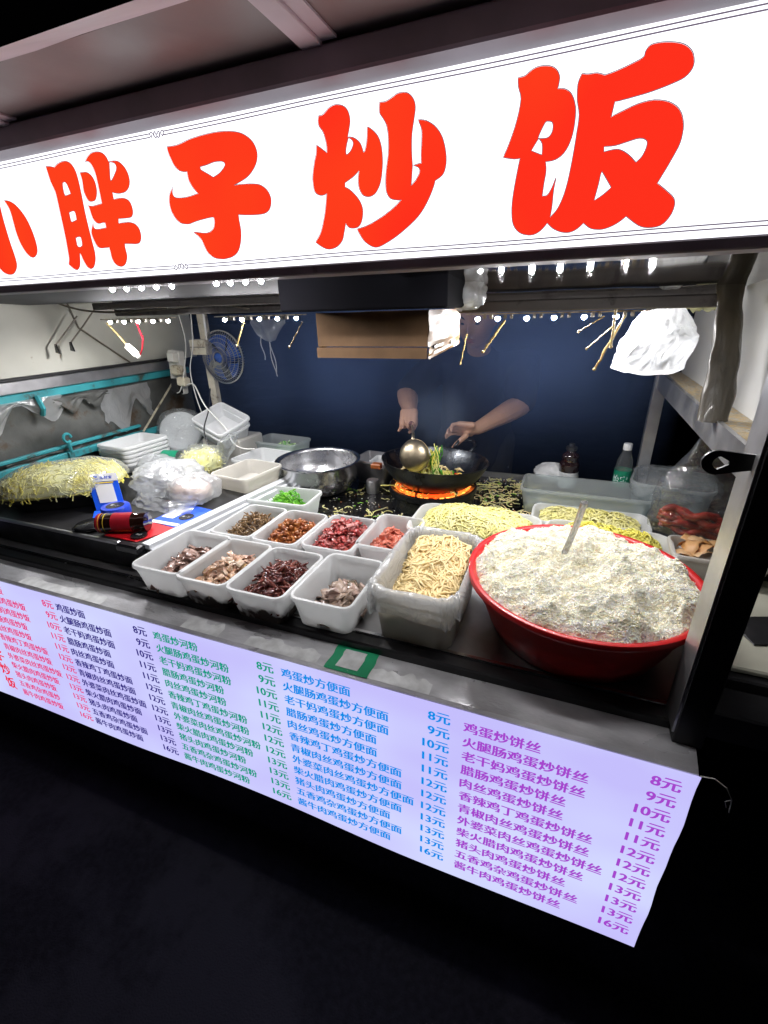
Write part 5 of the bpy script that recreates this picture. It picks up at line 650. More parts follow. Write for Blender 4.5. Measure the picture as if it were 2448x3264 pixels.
# big noodle box lined with a bag
T = Matrix.Translation((-.2635, .945, CZ+.001))
t = thing('lined_noodle_tub', 'deep stained tub of cream noodles lined with a white bag, left of the red basin', 'noodle tub', (-.2635, .945, CZ))
m = MB(); tub_mb(.098, .158, .145, .90, .035, mb=m, T=T); m.build('tub_body', M['tub_grey'], t, smooth=True, angle=50)
def linerfn(u, v):
    P = rrect(.101, .161, .035, 8); n_ = len(P); a = u*(n_-1); i = int(a) % n_; f_ = a-int(a); p = P[i]; q = P[(i+1) % n_]
    if u >= .9999: p = q = P[0]
    x, y = p[0]*(1-f_)+q[0]*f_, p[1]*(1-f_)+q[1]*f_
    L = math.hypot(x, y); wob = .0035*nz(u*38, v*5, 1)+.003*nz(u*90, v*9, 2)
    if v < .45: o_, z = .007+wob*2.2+.004*math.sin(v/.45*3.1), .088+.065*v/.45+.022*nz(u*9, 7)*(1-v/.45)
    elif v < .6: q_ = (v-.45)/.15; o_, z = .007-.019*q_+wob*1.6, .153+.007*math.sin(q_*math.pi)+.008*nz(u*14, 3)
    else: q_ = (v-.6)/.4; o_, z = -.012-.022*q_+wob*2.2, .153-.08*q_+.008*nz(u*14, 3)*(1-q_)
    return (-.2635+x*(1+o_/L), .945+y*(1+o_/L), CZ+z)
m = MB(); m.grid(180, 26, linerfn); m.build('bag_liner', M['film_milky2'] if 'film_milky2' in M else M['film_bag'], t, smooth=True)
# noodle trays
t0 = tub('noodle_tray', 'shallow white tray heaped with pale yellow noodles behind the lined tub', -.230, 1.345, CZ+.008, .40, .225, .072, 0, r=.045, cat='noodle tray')
tub('shred_tray', 'white tray of yellow shredded noodles half hidden behind the red basin', .16, 1.345, CZ+.008, .345, .19, .074, -3, r=.045, cat='noodle tray')
tub('shred_tray', 'white tray of yellow noodles under the front wall of the clear tub', .12, 1.555, CZ+.008, .36, .16, .05, 0, r=.04, cat='noodle tray')
tub('clear_tub', 'long empty clear tub standing behind the red basin', .10, 1.715, CZ+.008, .43, .17, .10, 0, 'tub_clear', taper=.93)
tub('peel_tray', 'grey plastic tray of orange onion peel behind the right post', .44, 1.36, CZ+.001, .22, .13, .085, -2, 'tub_grey', cat='tray')
# wet shelf below
t = thing('lined_bucket', 'deep milky tub lined with a clear bag behind the sausages', 'tub', (.40, 1.80, CZ))
m = MB(); tub_mb(.125, .11, .14, .9, .04, mb=m, T=Matrix.Translation((.39, 1.80, CZ+.002)) @ Matrix.Rotation(-.2, 4, 'Z')); m.build('tub_body', M['tub_clear'], t, smooth=True, angle=50)
m = crumple((.39, 1.79, .90), .14, .12, .06, 31, amp=.22, sq=.8); m.build('bag_liner', M['film'], t, smooth=True)
t = thing('sausage_bag', 'clear shiny bag of dark red sausages beside the right post', 'bag of sausages', (.385, 1.47, .87))
for k in range(7):
    z0 = .885+.018*(k//2)+.004*(k % 2); y0 = 1.45+.035*(k % 2); m = MB(); n_ = 24
    m.tube([(.305+.165*i/n_, y0+.008*math.sin(i*.4+k), z0+.006*math.sin(i*.5+k*2)-.02*(i/n_)) for i in range(n_+1)], [.011*min(1, .45+min(i, n_-i)*.3)*(1+.08*math.sin(i*2.1)) for i in range(n_+1)], 8); m.build('sausage', M['sausage_bag'], t, smooth=True)
def sbag(u, v):
    a = u*2*math.pi; w = 1-.0*v if v < .5 else max(.06, 1-((v-.5)/.5)**.8*.95)
    d = 1+.12*nz(math.cos(a)*2, math.sin(a)*2, v*4)+.09*abs(nz(math.cos(a)*5, math.sin(a)*5, v*5+3))
    return (.388-.045*max(0, v-.5)+.105*w*math.cos(a)*d, 1.468+.062*w*math.sin(a)*d, .872+.29*v)
m = MB(); m.grid(60, 36, sbag); m.build('bag', M['film_thin2'] if 'film_thin2' in M else M['film'], t, smooth=True)
# side shelf stuff right of the post
m = MB(); m.box(.36, .90, .95, 1.36, CZ+.001, CZ+.016, bev=.004); o = m.build('chopping_board', M['cream_board'], loc=(.6, 1.15, CZ)); tag(o, 'cream chopping board on the side shelf right of the post', 'chopping board')
m = MB(); T = Matrix.Translation((.56, 1.13, CZ+.018)) @ Matrix.Rotation(.35, 4, 'Z'); m.box(-.13, .16, -.05, .05, 0, .003, bev=.001, T=T); o = m.build('cleaver_blade', M['dark_face'], loc=(.56, 1.13, CZ+.018)); tag(o, 'dark flat blade lying on the cream chopping board', 'knife')
m = MB(); m.box(.50, .85, 1.40, 1.6, CZ+.002, CZ+.08, bev=.01); o = m.build('storage_box', M['black_metal'], loc=(.67, 1.5, CZ)); tag(o, 'dark box at the back of the side shelf right of the post', 'box')

# ---------------- red basin ----------------
BC = (.080, .992, CZ+.002)
t = thing('red_basin', 'big round red plastic basin heaped with cooked rice', 'basin', BC)
m = MB(); R = []
for r, z in [(.0001, 0), (.175, 0), (.185, .006), (.205, .05), (.222, .10), (.228, .104), (.236, .135), (.246, .140), (.2535, .144), (.2545, .150), (.2525, .157), (.246, .1585), (.238, .154), (.232, .145), (.222, .10), (.2, .05), (.18, .006), (.0001, .005)]:
    R.append([(BC[0]+(r+.0012*math.sin(k*8)*(r > .19 and z < .1))*math.cos(2*math.pi*k/96), BC[1]+(r+.0012*math.sin(k*8)*(r > .19 and z < .1))*math.sin(2*math.pi*k/96), BC[2]+z) for k in range(96)])
m.rings(R); m.build('basin_shell', M['red_plastic'], t, smooth=True, angle=60)
m = MB(); m.tube([(.040, 1.00, .98), (.052, .965, 1.06), (.060, .945, 1.128)], [.0085, .008, .0085], 14, flat=.75); o = m.build('spoon', M['spoon_steel'], smooth=True, angle=50, loc=(.04, 1.0, .96))
m2 = MB(); tag(o, 'steel serving spoon stuck upright in the rice', 'spoon')

# ---------------- wok, burner, ladle ----------------
WC = Vector((-.452, 1.635, 0))
t = thing('wok_burner', 'black ring burner with glowing orange flames under the wok', 'burner', (WC.x, WC.y, CZ))
m = MB(); m.lathe([(.12, 0), (.165, .002), (.160, .05), (.172, .060), (.172, .078), (.166, .080), (.156, .072), (.125, .068)], (WC.x, WC.y, CZ+.006), 48); m.build('burner_ring', M['wok'], t, smooth=True, angle=40)
for k in range(6):
    a = math.radians(-98+60*k); m = MB(); T = Matrix.Translation((WC.x+.148*math.cos(a), WC.y+.152*math.sin(a), .857)) @ Matrix.Rotation(a, 4, 'Z'); m.box(-.02, .004, -.0025, .0025, 0, .024, bev=.001, T=T); m.build('pan_support', M['wok'], t)
m = MB(); m.lathe([(.125, .004), (.147, .006), (.149, .012), (.136, .015)], (WC.x, WC.y, .858), 64); m.build('hot_ring', M['embers'], t, smooth=True)
m = MB(); rq = random.Random(4)
for k in range(120):
    a = 2*math.pi*(k+rq.uniform(-.4, .4))/120
    if rq.random() < .15: continue
    h_ = rq.uniform(.005, .018)*(.7+.5*math.sin(a*3+1)); P = [(WC.x+(.139+.012*q*q)*math.cos(a+.03*q), WC.y+(.139+.012*q*q)*math.sin(a+.03*q), .860+h_*q) for q in (0, .35, .7, 1)]; m.tube(P, [.0035, .0045, .003, .0004], 6)
o = m.build('flame', M['fire'], t, smooth=True); o['kind'] = 'stuff'
t = thing('wok', 'black iron wok tilted over the flames with frying vegetables and noodles', 'wok', (WC.x, WC.y, .86))
WT = Matrix.Translation((WC.x+.0, WC.y, .826)) @ Matrix.Rotation(math.radians(-3), 4, 'X') @ Matrix.Rotation(math.radians(2), 4, 'Y')
prof = []
for i in range(15): a = math.radians(5*i+.01); prof.append((.205*math.sin(a)/math.sin(math.radians(70)), .135*(1-math.cos(a))/(1-math.cos(math.radians(70)))))
inner = [(r-.003, z+.003) for r, z in prof[::-1] if r > .004]
m = MB(); m.lathe(prof+[(.207, .137), (.2065, .140), (.203, .139)], seg=64, T=WT); m.build('wok_bowl', M['wok'], t, smooth=True, angle=60)
m = MB(); m.lathe([(.203, .139)]+inner+[(.0001, .003)], seg=64, T=WT); m.build('wok_lining', M['wok_inner'], t, smooth=True, angle=60)
m = MB(); m.tube([tuple(WT @ Vector(p)) for p in ((.10, .178, .135), (.115, .215, .155), (.10, .245, .168), (.07, .255, .17), (.04, .245, .168), (.03, .20, .145))], .007, 8); m.build('ear_handle', M['wok'], t, smooth=True)
LB = Vector((-.515, 1.60, .985))
t = thing('ladle', 'large round oily steel ladle held over the wok', 'ladle', LB)
T = Matrix.Translation(LB) @ Matrix.Rotation(math.radians(-12), 4, 'Z') @ Matrix.Rotation(math.radians(78), 4, 'X')
m = MB(); pr = [(.062*math.sin(math.radians(a)), .045*math.cos(math.radians(a))) for a in range(0, 91, 9)]; pr[0] = (.0001, .045)
m.lathe(pr+[(.064, 0), (.060, -.001)]+[(r-.002, z-.002) for r, z in pr[::-1] if r > .003], seg=40, T=T); m.build('ladle_bowl', M['ladle'], t, smooth=True, angle=60)
m = MB(); m.tube([(-.525, 1.61, 1.045), (-.57, 1.75, 1.035), (-.615, 1.87, 1.033), (-.635, 1.92, 1.033)], .006, 8); m.build('shaft', M['ladle'], t, smooth=True)
m = MB(); m.tube([(-.612, 1.865, 1.033), (-.64, 1.93, 1.034), (-.675, 2.02, 1.036)], .012, 10); m.build('handle', M['wood_red'], t, smooth=True)

# ---------------- bottles ----------------
def text_on_cyl(mb, body, c, r, z, w, h, a0, mi=0, axis=None):
    V, Fc = text_geo(body, 1, 0); xs = [v[0] for v in V]; mx_, mn = max(xs), min(xs)
    out = []
    for v in V:
        s = ((v[0]-mn)/(mx_-mn)-.5)*w; a = a0+s/r; p = Vector((r*math.cos(a), r*math.sin(a), z+v[1]*h))
        out.append(tuple(axis @ p) if axis is not None else (c[0]+p.x, c[1]+p.y, c[2]+p.z))
    mb.add(out, Fc, mi)
bc = (.238, 1.895, CZ+.008)
t = thing('water_bottle', 'clear water bottle with a green label and white cap at the back right', 'bottle', bc)
m = MB(); m.lathe([(.0001, .001), (.029, .001), (.031, .01), (.030, .05), (.0315, .055), (.0315, .125), (.030, .13), (.027, .16), (.016, .19), (.0125, .2), (.0125, .212)], bc, 32); m.build('bottle_body', M['water'], t, smooth=True)
m = MB(); m.lathe([(.0318, .058), (.0318, .122)], bc, 32); m.build('label', M['green_label'], t, smooth=True)
m = MB(); m.lathe([(.0155, .200), (.0158, .221), (.014, .224), (.0001, .224)], bc, 24); m.build('cap', M['cap'], t, smooth=True, angle=40)
m = MB(); text_on_cyl(m, '怡宝', bc, .0322, .072, .058, .038, math.radians(-112)); m.build('lettering', M['white_print'], t)
bc = (.043, 1.93, CZ+.008)
t = thing('sauce_bottle', 'dark brown sauce bottle standing behind the long clear tub', 'bottle', bc)
m = MB(); m.lathe([(.0001, .001), (.036, .001), (.038, .01), (.038, .10), (.040, .11), (.038, .12), (.030, .135), (.034, .145), (.032, .155), (.018, .165), (.016, .172)], bc, 32); m.build('bottle_body', M['soy'], t, smooth=True)
m = MB(); m.lathe([(.017, .170), (.021, .174), (.021, .186), (.012, .190), (.011, .199), (.0001, .201)], bc, 24); m.build('cap', M['dark_face'], t, smooth=True, angle=40)
m = MB(); m.lathe([(.0385, .02), (.0385, .085)], bc, 32); m.build('label', M['sticker_white'], t, smooth=True)
o = crumple((-.005, 1.955, .845), .085, .05, .045, 41, amp=.25).build('white_cloth', M['sticker_white'], smooth=True, loc=(-.005, 1.955, CZ)); tag(o, 'crumpled white cloth behind the dark sauce bottle', 'cloth')
# lying green bottle on the shelf
ax = Matrix.Translation((-1.71, 1.46, SZ+.034)) @ Matrix.Rotation(math.radians(78), 4, 'Z') @ Matrix.Rotation(math.radians(90), 4, 'X')
ax = Matrix.Translation((-1.72, 1.50, SZ+.034)) @ Matrix.Rotation(math.radians(8), 4, 'Z') @ Matrix.Rotation(math.radians(90), 4, 'Y')
t = thing('water_bottle', 'clear water bottle with a green label lying behind the white bag', 'bottle', (-1.72, 1.50, SZ))
m = MB(); m.lathe([(.0001, -.06), (.012, -.058), (.014, -.04), (.030, -.01), (.0315, .02), (.0315, .13), (.029, .15), (.0001, .151)], seg=28, T=ax); m.build('bottle_body', M['water'], t, smooth=True)
m = MB(); m.lathe([(.0318, .03), (.0318, .11)], seg=28, T=ax); m.build('label', M['green_label'], t, smooth=True)

# ---------------- left shelf goods ----------------
t = thing('noodle_tub', 'big dark tub heaped with yellow noodles under clear film at the far left', 'noodle tub', (-1.62, 1.12, SZ))
TT = Matrix.Translation((-1.70, 1.045, SZ+.002)) @ Matrix.Rotation(.62, 4, 'Z')
m = MB(); tub_mb(.175, .125, .060, .8, .05, mb=m, T=TT); m.build('tub_body', M['dark_tub'] if 'dark_tub' in M else M['dark_face'], t, smooth=True, angle=50)
m = MB()
def mound(u, v):
    a = u*2*math.pi; q = math.cos(v*math.pi/2); sx = math.copysign(abs(math.cos(a))**.6, math.cos(a)); sy = math.copysign(abs(math.sin(a))**.6, math.sin(a)); d = 1+.10*nz(sx*2, sy*2, v*3+6)
    return tuple(TT @ Vector((.192*sx*q**.5*d, .142*sy*q**.5*d, .060+.062*math.sin(v*math.pi/2)*(1+.12*nz(sx*q*2.5, sy*q*2.5, 4)))))
m.grid(56, 16, mound); m.build('noodle_heap', M['noodle_heap'] if 'noodle_heap' in M else M['noodle_y'], t, smooth=True)
m = MB(); m.grid(70, 20, lambda u, v: tuple(TT @ (Vector(TT.inverted() @ Vector(mound(u, v)))*1.07+Vector((0, 0, .006+.006*abs(nz(u*14, v*7, 8))))))); m.build('film_cover', M['film_thin'], t, smooth=True)
# payment stand
t = thing('payment_stand', 'bright blue folded payment stand leaning on the wrapped noodles', 'payment stand', (-1.42, 1.02, SZ))
a, b_, c_, d_ = Vector((-1.485, .985, SZ+.012)), Vector((-1.405, 1.035, SZ+.012)), Vector((-1.475, 1.085, SZ+.118)), Vector((-1.56, 1.035, SZ+.118))
def q4(p, q, r, s, u0, u1, v0, v1, off=.0, nrm=None, n_=2):
    nrm = nrm or (q-p).cross(s-p).normalized()
    f_ = lambda u, v: (p.lerp(q, u)).lerp(s.lerp(r, u), v)+nrm*off
    return [tuple(f_(u, v)) for u, v in ((u0, v0), (u1, v0), (u1, v1), (u0, v1))]
def slab(mb, p, q, r, s, u0, u1, v0, v1, o0, o1, mi=0):
    A = q4(p, q, r, s, u0, u1, v0, v1, o0); B = q4(p, q, r, s, u0, u1, v0, v1, o1); mb.add(A+B, [(3, 2, 1, 0), (4, 5, 6, 7), (0, 1, 5, 4), (1, 2, 6, 5), (2, 3, 7, 6), (3, 0, 4, 7)], mi)
m = MB(); slab(m, a, b_, c_, d_, 0, 1, 0, 1, -.003, 0); m.build('card_back', M['blue_card'], t)
m = MB(); slab(m, a, b_, c_, d_, .0, 1, .78, 1, .0008, .0016); m.build('white_header', M['white_print'], t)
m = MB(); slab(m, a, b_, c_, d_, .2, .8, .18, .70, .0008, .0016); m.build('white_window', M['white_print'], t)
m = MB(); slab(m, a, b_, c_, d_, .15, .85, .72, .755, .0018, .0024); m.build('yellow_stripe', M['yellow_print'], t)
nrm = (b_-a).cross(d_-a).normalized(); ux = (b_-a).normalized(); uy = nrm.cross(ux)
def on_card(mb, body, u, v, w, h):
    o_ = (a.lerp(b_, u)).lerp(d_.lerp(c_, u), v); place_text(mb, body, 0, 0, w, h, 0, .02, fn=lambda p, q: tuple(o_+ux*p+uy*q+nrm*.0028))
m = MB(); on_card(m, '支付宝', .42, .85, .040, .012); m.build('lettering', M['blue_card'], t)
m = MB(); slab(m, a, b_, c_, d_, .24, .36, .84, .95, .0018, .0024); m.build('logo', M['blue_card'], t)
m = MB(); m.add([(-1.490, .980, SZ+.010), (-1.42, .915, SZ+.010), (-1.335, .965, SZ+.010), (-1.403, 1.035, SZ+.010), (-1.490, .980, SZ+.002), (-1.42, .915, SZ+.002), (-1.335, .965, SZ+.002), (-1.403, 1.035, SZ+.002)], [(0, 1, 2, 3), (7, 6, 5, 4), (0, 4, 5, 1), (1, 5, 6, 2), (2, 6, 7, 3), (3, 7, 4, 0)]); m.build('card_foot', M['blue_card'], t)
m = MB(); P = (-1.385, .985, SZ+.0105); m.lathe([(.0001, .0), (.044, 0), (.046, .004), (.0455, .028), (.043, .032), (.030, .0325), (.0001, .0325)], P, 40); m.build('speaker_puck', M['blue_puck'], t, smooth=True, angle=40)
m = MB(); m.lathe([(.0001, .0332), (.0285, .0332)], P, 32); m.build('puck_label', M['black_plastic'], t)
m = MB(); place_text(m, '碰一下', P[0]-.016, P[1]-.006, .032, .013, 0, .02, fn=lambda p, q: (p, q, P[2]+.0338)); m.build('puck_lettering', M['white_print'], t)
# red wrapped jar lying on its side
ja = Matrix.Translation((-1.262, .905, SZ+.034)) @ Matrix.Rotation(math.radians(24), 4, 'Z') @ Matrix.Rotation(math.radians(90), 4, 'Y')
t = thing('sauce_jar', 'dark sauce jar with a red label lying on its side by the blue stand', 'jar', (-1.262, .905, SZ))
m = MB(); m.lathe([(.0001, -.072), (.028, -.072), (.031, -.066), (.031, .045), (.027, .055), (.027, .060), (.030, .062), (.030, .080), (.0001, .082)], seg=36, T=ja); m.build('jar_body', M['soy'], t, smooth=True, angle=45)
m = MB(); m.lathe([(.0313, -.068), (.0313, -.055)], seg=36, T=ja); m.lathe([(.0313, -.022), (.0313, .038)], seg=36, T=ja); m.build('label', M['red_label'], t, smooth=True)
m = MB(); 
for zz in (-.060, -.045): m.lathe([(.0316, zz), (.0316, zz+.0018)], seg=36, T=ja)
m.build('gold_line', M['yellow_print'], t)
def jt(body, c0, w, h, a0):
    m = MB(); V, Fc = text_geo(body, 1, 0); xs = [v[0] for v in V]; mx_, mn = max(xs), min(xs)
    m.add([tuple(ja @ Vector((.0318*math.cos(a0+v[1]*h/.0318), .0318*math.sin(a0+v[1]*h/.0318), c0+((v[0]-mn)/(mx_-mn)-.5)*w))) for v in V], Fc); return m
jt('0000', .008, .046, .014, math.radians(-62)).build('lettering', M['yellow_print'], t)
t = thing('red_payment_card', 'red payment card with a black puck under the sauce jar', 'payment card', (-1.20, .91, SZ+.001))
m = MB(); m.add([(x, y, z) for z in (SZ+.0006, SZ+.0030) for x, y in ((-1.30, .862), (-1.165, .862), (-1.115, .975), (-1.235, .985))], [(3, 2, 1, 0), (4, 5, 6, 7), (0, 1, 5, 4), (1, 2, 6, 5), (2, 3, 7, 6), (3, 0, 4, 7)]); m.build('card', M['red_card'], t)
m = MB(); m.lathe([(.0001, .0), (.024, 0), (.024, .006), (.0001, .0065)], (-1.185, .892, SZ+.0033), 28); m.build('puck', M['black_plastic'], t, smooth=True, angle=40)
m = MB(); place_text(m, '微信', -1.195, .888, .02, .009, 0, .02, fn=lambda p, q: (p, q, SZ+.0104)); m.build('puck_lettering', M['white_print'], t)
t = thing('blue_payment_card', 'flat blue payment card under the edge of the white bag', 'payment card', (-1.17, 1.04, SZ+.001))
m = MB(); m.add([(x, y, z) for z in (SZ+.0006, SZ+.0030) for x, y in ((-1.245, .990), (-1.125, .978), (-1.10, 1.13), (-1.235, 1.15))], [(3, 2, 1, 0), (4, 5, 6, 7), (0, 1, 5, 4), (1, 2, 6, 5), (2, 3, 7, 6), (3, 0, 4, 7)]); m.build('card', M['blue_card'], t)
m = MB(); m.box(-1.243, -1.128, .985, 1.003, SZ+.0034, SZ+.004); m.build('white_band', M['white_print'], t)
m = MB(); m.box(-1.235, -1.185, 1.03, 1.12, SZ+.0034, SZ+.004); m.build('white_window', M['white_print'], t)
m = MB(); m.lathe([(.0001, .001), (.025, .001)], (-1.150, 1.055, SZ+.0034), 24); m.build('disc', M['black_plastic'], t)
m = MB(); place_text(m, '碰一下', -1.165, 1.05, .03, .010, 0, .02, fn=lambda p, q: (p, q, SZ+.0048)); m.build('lettering', M['white_print'], t)
# white knotted bag
t = thing('white_bag', 'big knotted milky plastic bag of food lying beside the blue stand', 'plastic bag', (-1.33, 1.22, SZ))
m = crumple((-1.40, 1.25, SZ+.052), .125, .12, .062, 11, amp=.22, sq=.85, fr=3.5, nu=70, nv=44); m.build('bag_film', M['film_bag'], t, smooth=True)
m = crumple((-1.235, 1.20, SZ+.042), .095, .085, .05, 14, amp=.16, sq=.85, fr=3, nu=60, nv=36); m.build('bag_film', M['film_milky'], t, smooth=True)
m = crumple((-1.245, 1.195, SZ+.036), .075, .065, .036, 17, amp=.16); m.build('pink_contents', M['pinkish'] if 'pinkish' in M else M['rice_base'], t, smooth=True)
m = MB(); m.grid(40, 14, lambda u, v: (-1.43+.28*u, 1.12-.04*v-.03*math.sin(u*3)+.01*nz(u*8, v*3), SZ+.006+.03*(1-v)+.006*abs(nz(u*10, v*4, 3)))); m.build('trailing_film', M['film_milky'], t, smooth=True)
# vegetable bag
t = thing('vegetable_bag', 'twisted clear bag of yellow green sprouts beside the empty tub', 'plastic bag', (-1.42, 1.47, SZ))
m = crumple((-1.43, 1.46, SZ+.045), .085, .075, .048, 23, amp=.15); m.build('sprouts', M['sprout'] if 'sprout' in M else M['noodle_g'], t, smooth=True)
m = crumple((-1.425, 1.46, SZ+.055), .10, .09, .062, 24, amp=.28, nu=60, nv=40); m.build('bag_film', M['film'], t, smooth=True)
T = Matrix.Translation((-1.335, 1.51, SZ+.105)) @ Matrix.Rotation(.75, 4, 'Y'); m = crumple((0, 0, 0), .035, .03, .075, 26, amp=.35, nu=40, nv=30); m.v = [tuple(T @ Vector(p)) for p in m.v]; m.build('twisted_neck', M['film'], t, smooth=True)
o = crumple((-1.62, 1.39, SZ+.035), .09, .07, .045, 51, amp=.25, nu=50, nv=30).build('plastic_bag', M['film_milky'], smooth=True, loc=(-1.62, 1.39, SZ)); tag(o, 'loose milky plastic bag between the wrapped noodles and the knotted bag', 'plastic bag')
m = MB(); m.lathe([(.0001, 0), (.045, 0), (.052, .006), (.04, .016), (.0001, .018)], (-1.40, .893, SZ+.001), 24); o = m.build('black_dish', M['black_plastic'], smooth=True, loc=(-1.40, .893, SZ)); tag(o, 'glossy black dish on the shelf edge left of the sauce jar', 'dish')

# ---------------- the cook ----------------
def capsule(mb, p0, r0, p1, r1, n=12):
    p0, p1 = Vector(p0), Vector(p1); ax_ = (p1-p0); L = ax_.length; t_ = ax_.normalized() if L > 1e-6 else Vector((0, 0, 1))
    pts = []; rr = []
    for k in range(5): a = math.pi/2*k/5; pts.append(p0-t_*r0*math.cos(a)); rr.append(max(.0004, r0*math.sin(a)))
    for k in range(4): pts.append(p0.lerp(p1, k/3)); rr.append(r0+(r1-r0)*k/3)
    for k in range(1, 6): a = math.pi/2*k/5; pts.append(p1+t_*r1*math.sin(a)); rr.append(max(.0004, r1*math.cos(a)))
    mb.tube(pts, rr, n)
def chain(mb, nodes, n=12):
    for (p0, r0), (p1, r1) in zip(nodes[:-1], nodes[1:]): capsule(mb, p0, r0, p1, r1, n)
def ellips(mb, c, rx, ry, rz, fn=None, nu=32, nv=20, T=None):
    def f(u, v):
        a = u*2*math.pi; p = (v-.5)*math.pi*.998; d = Vector((math.cos(a)*math.cos(p), math.sin(a)*math.cos(p), math.sin(p))); q = Vector((d.x*rx, d.y*ry, d.z*rz))
        if fn: q = fn(d, q)
        if T is not None: q = T @ q
        return (c[0]+q.x, c[1]+q.y, c[2]+q.z)
    R = [[f(k/nu, j/nv) for k in range(nu)] for j in range(nv+1)]; mb.rings(R, True, True, True)
def remesh(name, mb, mat, parent, voxel, smooth_it=4):
    o = mb.build(name, mat, parent, smooth=True); r = o.modifiers.new('r', 'REMESH'); r.mode = 'VOXEL'; r.voxel_size = voxel; r.use_smooth_shade = True
    s = o.modifiers.new('s', 'SMOOTH'); s.factor = .5; s.iterations = smooth_it
    dg = bpy.context.evaluated_depsgraph_get(); me = D.meshes.new_from_object(o.evaluated_get(dg)); o.modifiers.clear(); old = o.data; o.data = me; D.meshes.remove(old)
    if not me.materials: me.materials.append(mat)
    me.polygons.foreach_set('use_smooth', [True]*len(me.polygons)); return o
cook = thing('person', 'cook in a navy T-shirt behind the wok, frying with a ladle in one hand', 'person', (-.43, 2.35, 0))
body = MB()
SL, SR = Vector((-.625, 2.33, 1.235)), Vector((-.215, 2.34, 1.235)); EL, ER = Vector((-.735, 2.16, 1.115)), Vector((-.196, 2.16, 1.085)); WL, WR = Vector((-.655, 1.975, 1.062)), Vector((-.345, 1.955, 1.018))
chain(body, [((-.43, 2.40, .82), .14), ((-.43, 2.37, 1.0), .15), ((-.425, 2.34, 1.15), .145), ((-.42, 2.31, 1.22), .10), ((-.41, 2.25, 1.30), .055), ((-.408, 2.20, 1.37), .055)], 16)
chain(body, [((-.42, 2.33, 1.20), .09), (SL, .062), (EL, .050), (EL.lerp(WL, .3), .049), (WL, .028)]); chain(body, [((-.42, 2.33, 1.20), .09), (SR, .062), (ER, .050), (ER.lerp(WR, .3), .048), (WR, .028)])
for s in (-1, 1): chain(body, [((-.43+.09*s, 2.40, .82), .11), ((-.43+.10*s, 2.38, .48), .075), ((-.43+.10*s, 2.42, .10), .045), ((-.43+.10*s, 2.34, .05), .04), ((-.43+.11*s, 2.26, .035), .03)])
# head, turned and tilted down towards the wok
HT = Matrix.Rotation(math.radians(-6), 3, 'Z') @ Matrix.Rotation(math.radians(18), 3, 'X')
def headfn(d, q):
    # face looks along -Y
    f_ = max(0, -d.y); q = q.copy()
    if d.z < 0: q.x *= 1-.20*abs(d.z)**1.6; q.y *= 1-.10*abs(d.z)
    g_ = lambda x, z, sx, sz: math.exp(-((d.x-x)/sx)**2-((d.z-z)/sz)**2)*(f_ > 0)
    q.y -= .026*g_(0, -.16, .10, .15)*f_+.010*g_(0, .02, .09, .2)*f_           # nose
    q.y -= .007*g_(0, -.50, .22, .08)*f_                                        # lips
    q.y += .004*g_(0, -.50, .24, .014)
    q.y += .004*g_(0, -.62, .2, .05)
    q.y -= .012*g_(0, -.82, .25, .14)                                           # chin
    for s in (-1, 1): q.y += .011*g_(.36*s, .06, .16, .11); q.y -= .006*g_(.36*s, .22, .24, .07); q.x += s*.004*g_(.62*s, -.2, .2, .25)
    return q
HC = Vector((-.410, 2.13, 1.452))
ellips(body, HC, .082, .098, .122, headfn, 64, 48, HT)
for s in (-1, 1):
    T3 = HT; e = HC+T3 @ Vector((.082*s, .012, -.005)); ellips(body, e, .010, .018, .032, None, 12, 8, T3)
def hand(mb, wrist, palm_c, fwd_, side, curls, lens, thumb, spread=.0, rad=.0092):
    """palm from the wrist; four finger chains of three bones each, one thumb chain"""
    fwd_ = fwd_.normalized(); side = (side-fwd_*side.dot(fwd_)).normalized(); nrm_ = fwd_.cross(side)
    capsule(mb, wrist, .026, wrist.lerp(palm_c, .6), .028)
    for k in (-1.5, -.5, .5, 1.5): capsule(mb, palm_c-fwd_*.028+side*k*.017, .016, palm_c+fwd_*.026+side*k*.019, .0135, 10)
    for i, k in enumerate((-1.5, -.5, .5, 1.5)):
        p = palm_c+fwd_*.030+side*k*.020; d = (fwd_+side*k*spread).normalized(); a = 0; L = lens[i]
        for j, fr_ in enumerate((.45, .31, .24)):
            a += curls[i][j]; dd = (d*math.cos(a)+nrm_*math.sin(a)); q = p+dd*L*fr_; capsule(mb, p, rad*(1-.10*j), q, rad*(1-.10*(j+1)), 10); p = q
    p = Vector(thumb[0])
    for q, r0, r1 in ((thumb[1], .014, .0115), (thumb[2], .0115, .0105), (thumb[3], .0105, .0085)): capsule(mb, p, r0, q, r1, 10); p = Vector(q)
# image-left hand grips the ladle handle from above, fingers wrapping down
pc = Vector((-.648, 1.925, 1.055)); f1 = Vector((.10, -.52, -.62)); s1 = Vector((1, .08, 0))
hand(body, WL, pc, f1, s1, [(.45, .9, .6), (.35, 1.0, .7), (.55, 1.1, .8), (.3, .35, .25)][::-1], (.062, .072, .070, .060), (pc+Vector((.024, .02, -.008)), pc+Vector((.034, -.005, -.028)), pc+Vector((.026, -.02, -.048)), pc+Vector((.012, -.026, -.060))), .03)
